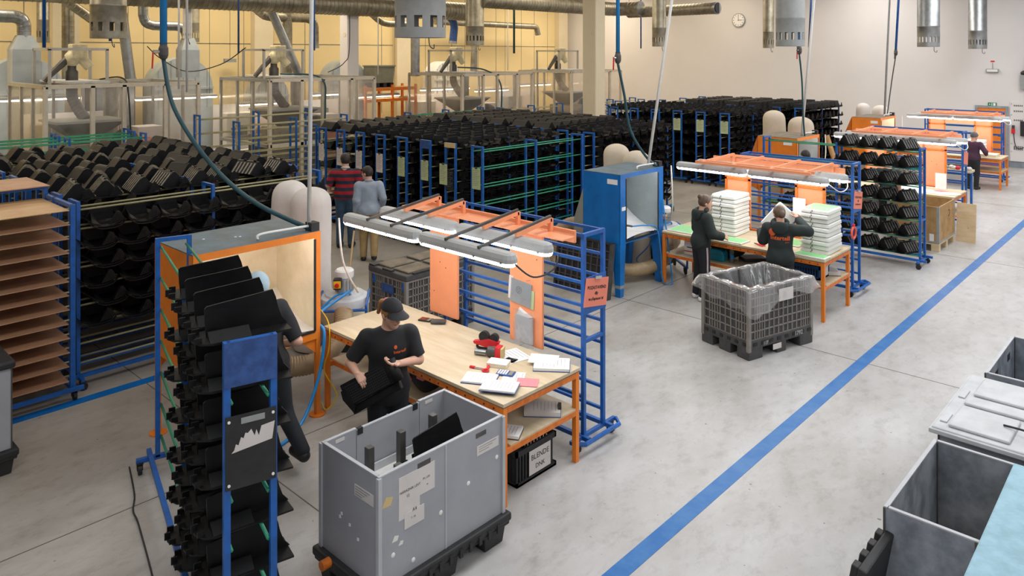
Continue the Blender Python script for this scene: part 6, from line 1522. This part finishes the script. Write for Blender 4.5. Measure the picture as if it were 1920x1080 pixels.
    # hair, cap
    hp = [('e', np.array(Hh(0, -.008, .024), np.float32), V(.086*s, .107*s, .108*s), None, None, .02, None, Rh, '')]
    fwd = Rh @ np.array((0, 1, 0)); upv = Rh @ np.array((0, 0, 1))
    clip = [(Hh(0, .055, .04), tuple(fwd*.8-upv*.6)), (Hh(0, -.02, -.055), tuple(-upv+fwd*.55))]
    if hairst == 'bun': hp += [('e', np.array(Hh(-.0, -.095, .085), np.float32), V(.036*s, .036*s, .036*s), None, None, .01, None, None, '')]
    if hairst == 'pony': hp += [('c', V(*Hh(0, -.095, .06)), V(*Hh(.01, -.15, .03)), .03*s, .026*s, .015, None, 1., ''), ('c', V(*Hh(.01, -.15, .03)), V(*Hh(.03, -.155, -.06)), .026*s, .014*s, .015, None, 1., '')]
    if hairst == 'knot': hp += [('e', np.array(Hh(.0, -.1, -.01), np.float32), V(.045*s, .035*s, .05*s), None, None, .02, None, None, '')]
    if hairst in ('bun', 'pony', 'knot', 'short'): 
        ho = link('hair', np_mesh('hair', [sdf_mesh(hp, hv*.8, .004, clip if hairst == 'short' else [clip[0], (Hh(0, -.02, -.075), tuple(-upv+fwd*.7))])], M[hair]), t)
    if hairst in ('pony', 'beanie', 'cap'):
        cm = {'pony': 'cloth_bk', 'beanie': 'beanie', 'cap': 'lightcap'}[hairst]
        cp = [('e', np.array(Hh(0, -.006, .03), np.float32), V(.092*s, .113*s, .109*s), None, None, .02, None, Rh, '')]
        cc = [(Hh(0, 0, .048), tuple(-upv+fwd*.16))] if hairst == 'pony' else [(Hh(0, 0, .0 if hairst == 'beanie' else -.03), tuple(-upv+fwd*.35))]
        c = link('cap', np_mesh('cap', [sdf_mesh(cp, hv*.8, .005, cc)], M[cm]), t)
        if hairst == 'pony':
            def brim(u, v): a = (u-.5)*PI*.66; rr = .1+.075*v*math.cos((u-.5)*PI*.9)**.5; return Hh(math.sin(a)*rr*.86, math.cos(a)*rr*(1+.12*v)-.002, .06-.016*v-.03*math.sin(a)**2*(.4+.6*v))
            MB().grid(brim, 14, 5).ob('brim', M['cloth_bk'], c, smooth=True); MB().sph(Hh(0, -.006, .137), .008*s, 8, 4).ob('cap_button', M['cloth_bk'], c)
            MB().tube([Hh(.03*math.cos(2*PI*k/10), -.098-.012*math.sin(2*PI*k/10), .06+.03*math.sin(2*PI*k/10)) for k in range(10)], .007, 6, closed=True).ob('hair_tie', M['pink'], c)
    for e in (-1, 1):
        q = MB().sph(Hh(e*.03, .077, .012), (.0125*s, .0125*s, .0105*s), 10, 6).ob('eye', M['eye'], t, smooth=True); MB().sph(Hh(e*.03, .0868, .012), .0055*s, 8, 4).ob('iris', M['hair_dk'], q)
        MB().tube([Hh(e*.014, .092, .034), Hh(e*.03, .093, .04), Hh(e*.05, .08, .033)], .0045*s, 6).ob('eyebrow', M[hair], t)
    MB().tube([Hh(-.024, .083, -.058), Hh(-.01, .0925, -.054), Hh(.01, .0925, -.054), Hh(.024, .083, -.058)], [.003*s, .0065*s, .0065*s, .003*s], 8).ob('mouth', M['lip'], t, smooth=True)
    t['_s'] = s
    return t, tm, Hh
def print_on(shirt, owner, s, size, org, xd, yd, m, **k):
    "lettering wrapped onto a garment: shoot each letter vertex onto the cloth"
    me = text_mesh(s, size, **k) if isinstance(s, str) else s
    bm = bmesh.new(); bm.from_mesh(shirt.data); tree = BVHTree.FromBMesh(bm); bm.free()
    F = frame(org, xd, yd); n = (Vector(xd).cross(Vector(yd))).normalized()
    b2 = bmesh.new(); b2.from_mesh(me); bmesh.ops.triangulate(b2, faces=b2.faces); bmesh.ops.subdivide_edges(b2, edges=[e for e in b2.edges if e.calc_length() > size*.25], cuts=1)
    for v in b2.verts:
        p = F @ v.co; h = tree.ray_cast(p+n*.2, -n)
        v.co = (h[0]+n*.003) if h[0] is not None else p
    b2.to_mesh(me); b2.free(); me.materials.clear(); me.materials.append(M[m]); return link('print', me, owner)
def disc_mesh(r, n=20):
    mb = MB(); mb.add([(0, 0, 0)]+[(r*math.cos(2*PI*k/n)*.85, r*math.sin(2*PI*k/n), 0) for k in range(n)], [(0, 1+k, 1+(k+1) % n) for k in range(n)]); return mb.mesh('disc', M['orink'])

# the nearest worker: black cap and t-shirt, holding a black moulding in both hands
w1, s1, _ = person('person in black cap and t-shirt holding a black moulding behind the grey bin', (-5.52, 4.25), R(-119), 1.69, (0, .05), (R(24), R(14)),
    armR=((.335, -.02, 1.13), (.3, .19, 1.11), (-.45, .55, -.5), (.25, .5, .8), .5),
    armL=((-.27, .08, 1.12), (-.06, .29, 1.19), (.9, .15, .25), (0, -.25, -1), .3),
    top='tee', topm='cloth_bk', hem=.74, sleeve=.8, trm='cloth_nv', hair='hair_rd', hairst='pony', build=1.14, hv=.0062)
print_on(s1, w1, 'Intertell', .036, (-.085, .3, 1.24), (-1, 0, 0), (0, 0, 1), 'orink', bold=.001); print_on(s1, w1, disc_mesh(.017), .05, (-.045, .3, 1.285), (-1, 0, 0), (0, 0, 1), 'orink')
# moulding in the worker's hands
o = thing('held_trough', 'black meshed moulding held by the worker in cap', 'plastic part', (0, 0, 0))
A = Vector((.40, .2, .93)); B = Vector((.0, .33, 1.16)); xd = (B-A).normalized()
yd = Vector((.25, -.45, 1.0)); yd = (yd-xd*yd.dot(xd)).normalized(); zd = xd.cross(yd)
if zd.y < 0: zd = -zd
Mx = Matrix.Translation((-5.52, 4.25, 0)) @ Matrix.Rotation(R(-119), 4, 'Z') @ Matrix(((xd.x, yd.x, zd.x, A.x), (xd.y, yd.y, zd.y, A.y), (xd.z, yd.z, zd.z, A.z), (0, 0, 0, 1)))
o.matrix_world = Mx
MB().box(0, .47, -.1, .07, -.03, .0).ob('mesh_panel', M['black'], o, bevel=.01)
mb = MB()
for i in range(22):
    for j in range(7): mb.box(.03+i*.018, .041+i*.018, -.085+j*.02, -.073+j*.02, .0, .004)
g = mb.ob('mesh_grid', M['rubber'], o); g['kind'] = 'stuff'
MB().prism([(0, -.03), (-.01, -.1), (.0, -.17), (.05, -.16), (.4, -.13), (.47, -.1), (.47, -.03)], 'y', -.17, -.1).ob('lower_flange', M['black'], o, bevel=.008)
MB().prism([(-.02, .05), (.47, .05), (.47, .075), (.1, .1), (-.02, .1)], 'z', -.12, -.02).ob('upper_flange', M['black'], o, bevel=.006)
MB().tube([(.46, .09, -.03), (.46, -.1, -.03)], .06, 14).ob('rounded_end', M['black'], o, smooth=True)
MB().prism([(-.02, .05), (-.03, -.02), (.02, -.16), (.05, -.12), (.03, .05)], 'z', -.035, .006).ob('end_lip', M['black'], o)

# worker bending into the near booth, mostly behind the front rack
person('person in dark clothes and pale blue cap leaning into the near orange booth', (-6.58, 3.66), R(92), 1.79, (0, .12), (0, R(22)),
    armR=((.25, -.1, 1.13), (.17, .15, 1.05), (-.1, 1, -.1), (0, .2, 1), .4), armL=((-.22, .2, 1.1), (-.1, .45, 1.05), (.1, 1, -.2), (0, .2, 1), .4),
    legs={'kneeR': (.13, -.06, .47), 'ankR': (.15, -.34, .2), 'kneeL': (-.1, .06, .48), 'ankL': (-.1, .02, .085)}, top='tee', topm='cloth_bk', hem=.8, sleeve=.9, hairst='cap', hair='hair_dk')
# two men seen from behind in the aisle
person('tall man in red and navy striped jersey seen from behind', (-12.87, 8.85), R(43), 1.87, (0, 0), (R(28), 0), armR=((.3, .0, 1.2), (.2, .25, 1.13), (-.6, .8, 0), (.5, .5, .6), .6), armL=((-.35, -.02, 1.24), (-.36, .2, 1.1), (.3, .8, -.2), (-.5, .3, .6), .6),
    top='shirt', topm='rugby', hem=.9, sleeve=.9, trm='jeans', hair='hair_dk', build=1.2, hv=.009)
person('man in pale blue shirt and khaki trousers beside the taller man', (-11.75, 8.6), R(52), 1.75, (0, .02), (R(55), R(5)), top='shirt', topm='shirt_bl', hem=.84, sleeve=1.9, trm='khaki', hair='hair_dk', build=1.08, hv=.009,
    legs={'kneeL': (-.1, .1, .48), 'ankL': (-.1, -.02, .085), 'kneeR': (.1, .0, .49), 'ankR': (.1, -.2, .14)}, armR=((.26, -.05, 1.17), (.25, .12, 1.0), (0, .8, -.5), (1, 0, 0), .5))
person('brown haired man in dark jacket half hidden behind the left racks', (-12.5, 7.55), R(60), 1.72, (0, .03), (R(60), R(10)), top='shirt', topm='cloth_nv', hem=.85, sleeve=1.9, hair='hair_br', hv=.011)
# two women packing white trays
w6, s6, _ = person('woman with hair bun in dark hoodie and striped leggings at the tray table', (-6.02, 10.82), R(-32), 1.64, (0, .03), (R(-14), R(8)), armR=((.25, .06, 1.08), (.2, .28, 1.02), (-.2, .9, -.3), (.8, .2, .4), .5), armL=((-.24, .05, 1.08), (-.12, .3, 1.02), (.2, .9, -.3), (-.8, .2, .4), .5),
    top='hoodie', topm='cloth_dk', hem=.86, sleeve=1.86, trm='cloth_nv', shoe='shoe_w', hair='hair_br', hairst='bun', build=.92, hv=.0085, gl='glove')
for m, dx in (('stripew', -.007), ('striper', .0), ('stripew', .007)):
    pts = [(.196, dx, .86), (.188, dx+.012, .68), (.176, dx+.018, .48), (.17, dx+.0, .3), (.166, dx-.02, .12)]
    MB().tube(smooth_path(pts), .0055, 6).ob('leg_stripe', M[m], w6)
w7, s7, _ = person('person in dark hoodie with orange back print lifting a white tray', (-4.74, 10.86), R(20), 1.64, (0, .0), (R(25), R(14)), armR=((.38, .05, 1.3), (.22, .3, 1.42), (-.3, .5, .7), (.6, -.5, .2), .55), armL=((-.25, .05, 1.12), (-.3, .3, 1.2), (.1, .8, .5), (-.8, .2, .3), .55),
    top='hoodie', topm='cloth_dk', hem=.84, sleeve=1.86, trm='cloth_nv', hair='hair_br', hairst='knot', build=1.06, hv=.0085, gl='glove')
print_on(s7, w7, 'Intertell', .085, (0, -.3, 1.2), (1, 0, 0), (0, 0, 1), 'orink', bold=.002); print_on(s7, w7, disc_mesh(.055), .1, (-.11, -.3, 1.28), (1, 0, 0), (0, 0, 1), 'orink')
print_on(s7, w7, 'plast', .03, (.1, -.3, 1.145), (1, 0, 0), (0, 0, 1), 'orink')
tr = copy_tree(tr0, kids=list(tr0.children)); tr['label'] = 'white tray held up in front of the person with the back print'
Mw = Matrix.Translation((-4.74, 10.86, 0)) @ Matrix.Rotation(R(20), 4, 'Z') @ Matrix.Translation((-.05, .4, 1.36)) @ Matrix.Rotation(R(40), 4, 'Y') @ Matrix.Rotation(R(80), 4, 'X') @ Matrix.Scale(.8, 4) @ Matrix.Translation((-.21, -.28, -.03))
tr.matrix_world = Mw
# further people
person('person in dark green shirt behind the rack of ribbed mouldings', (-5.25, 17.5), R(8), 1.66, (0, .08), (0, R(25)), top='tee', topm='cloth_dk', hem=.84, sleeve=.95, hair='hair_br', build=1.1, hv=.011)
person('dark haired person facing the third orange booth', (-6.62, 16.55), R(60), 1.76, (0, .02), (0, R(5)), top='tee', topm='cloth_dk', hem=.85, sleeve=.9, hair='hair_dk', hv=.012)
person('woman in plum jumper and grey beanie at the farthest table', (-5.2, 24.95), R(-12), 1.62, (0, .02), (R(-20), R(8)), top='tee', topm='purple', hem=.88, sleeve=1.85, trm='cloth_bk', hair='hair_dk', hairst='beanie', build=1.12, hv=.011, armR=((.32, .02, 1.1), (.26, .22, 1.0), (-.3, .8, -.1), (.6, .2, .6), .5))
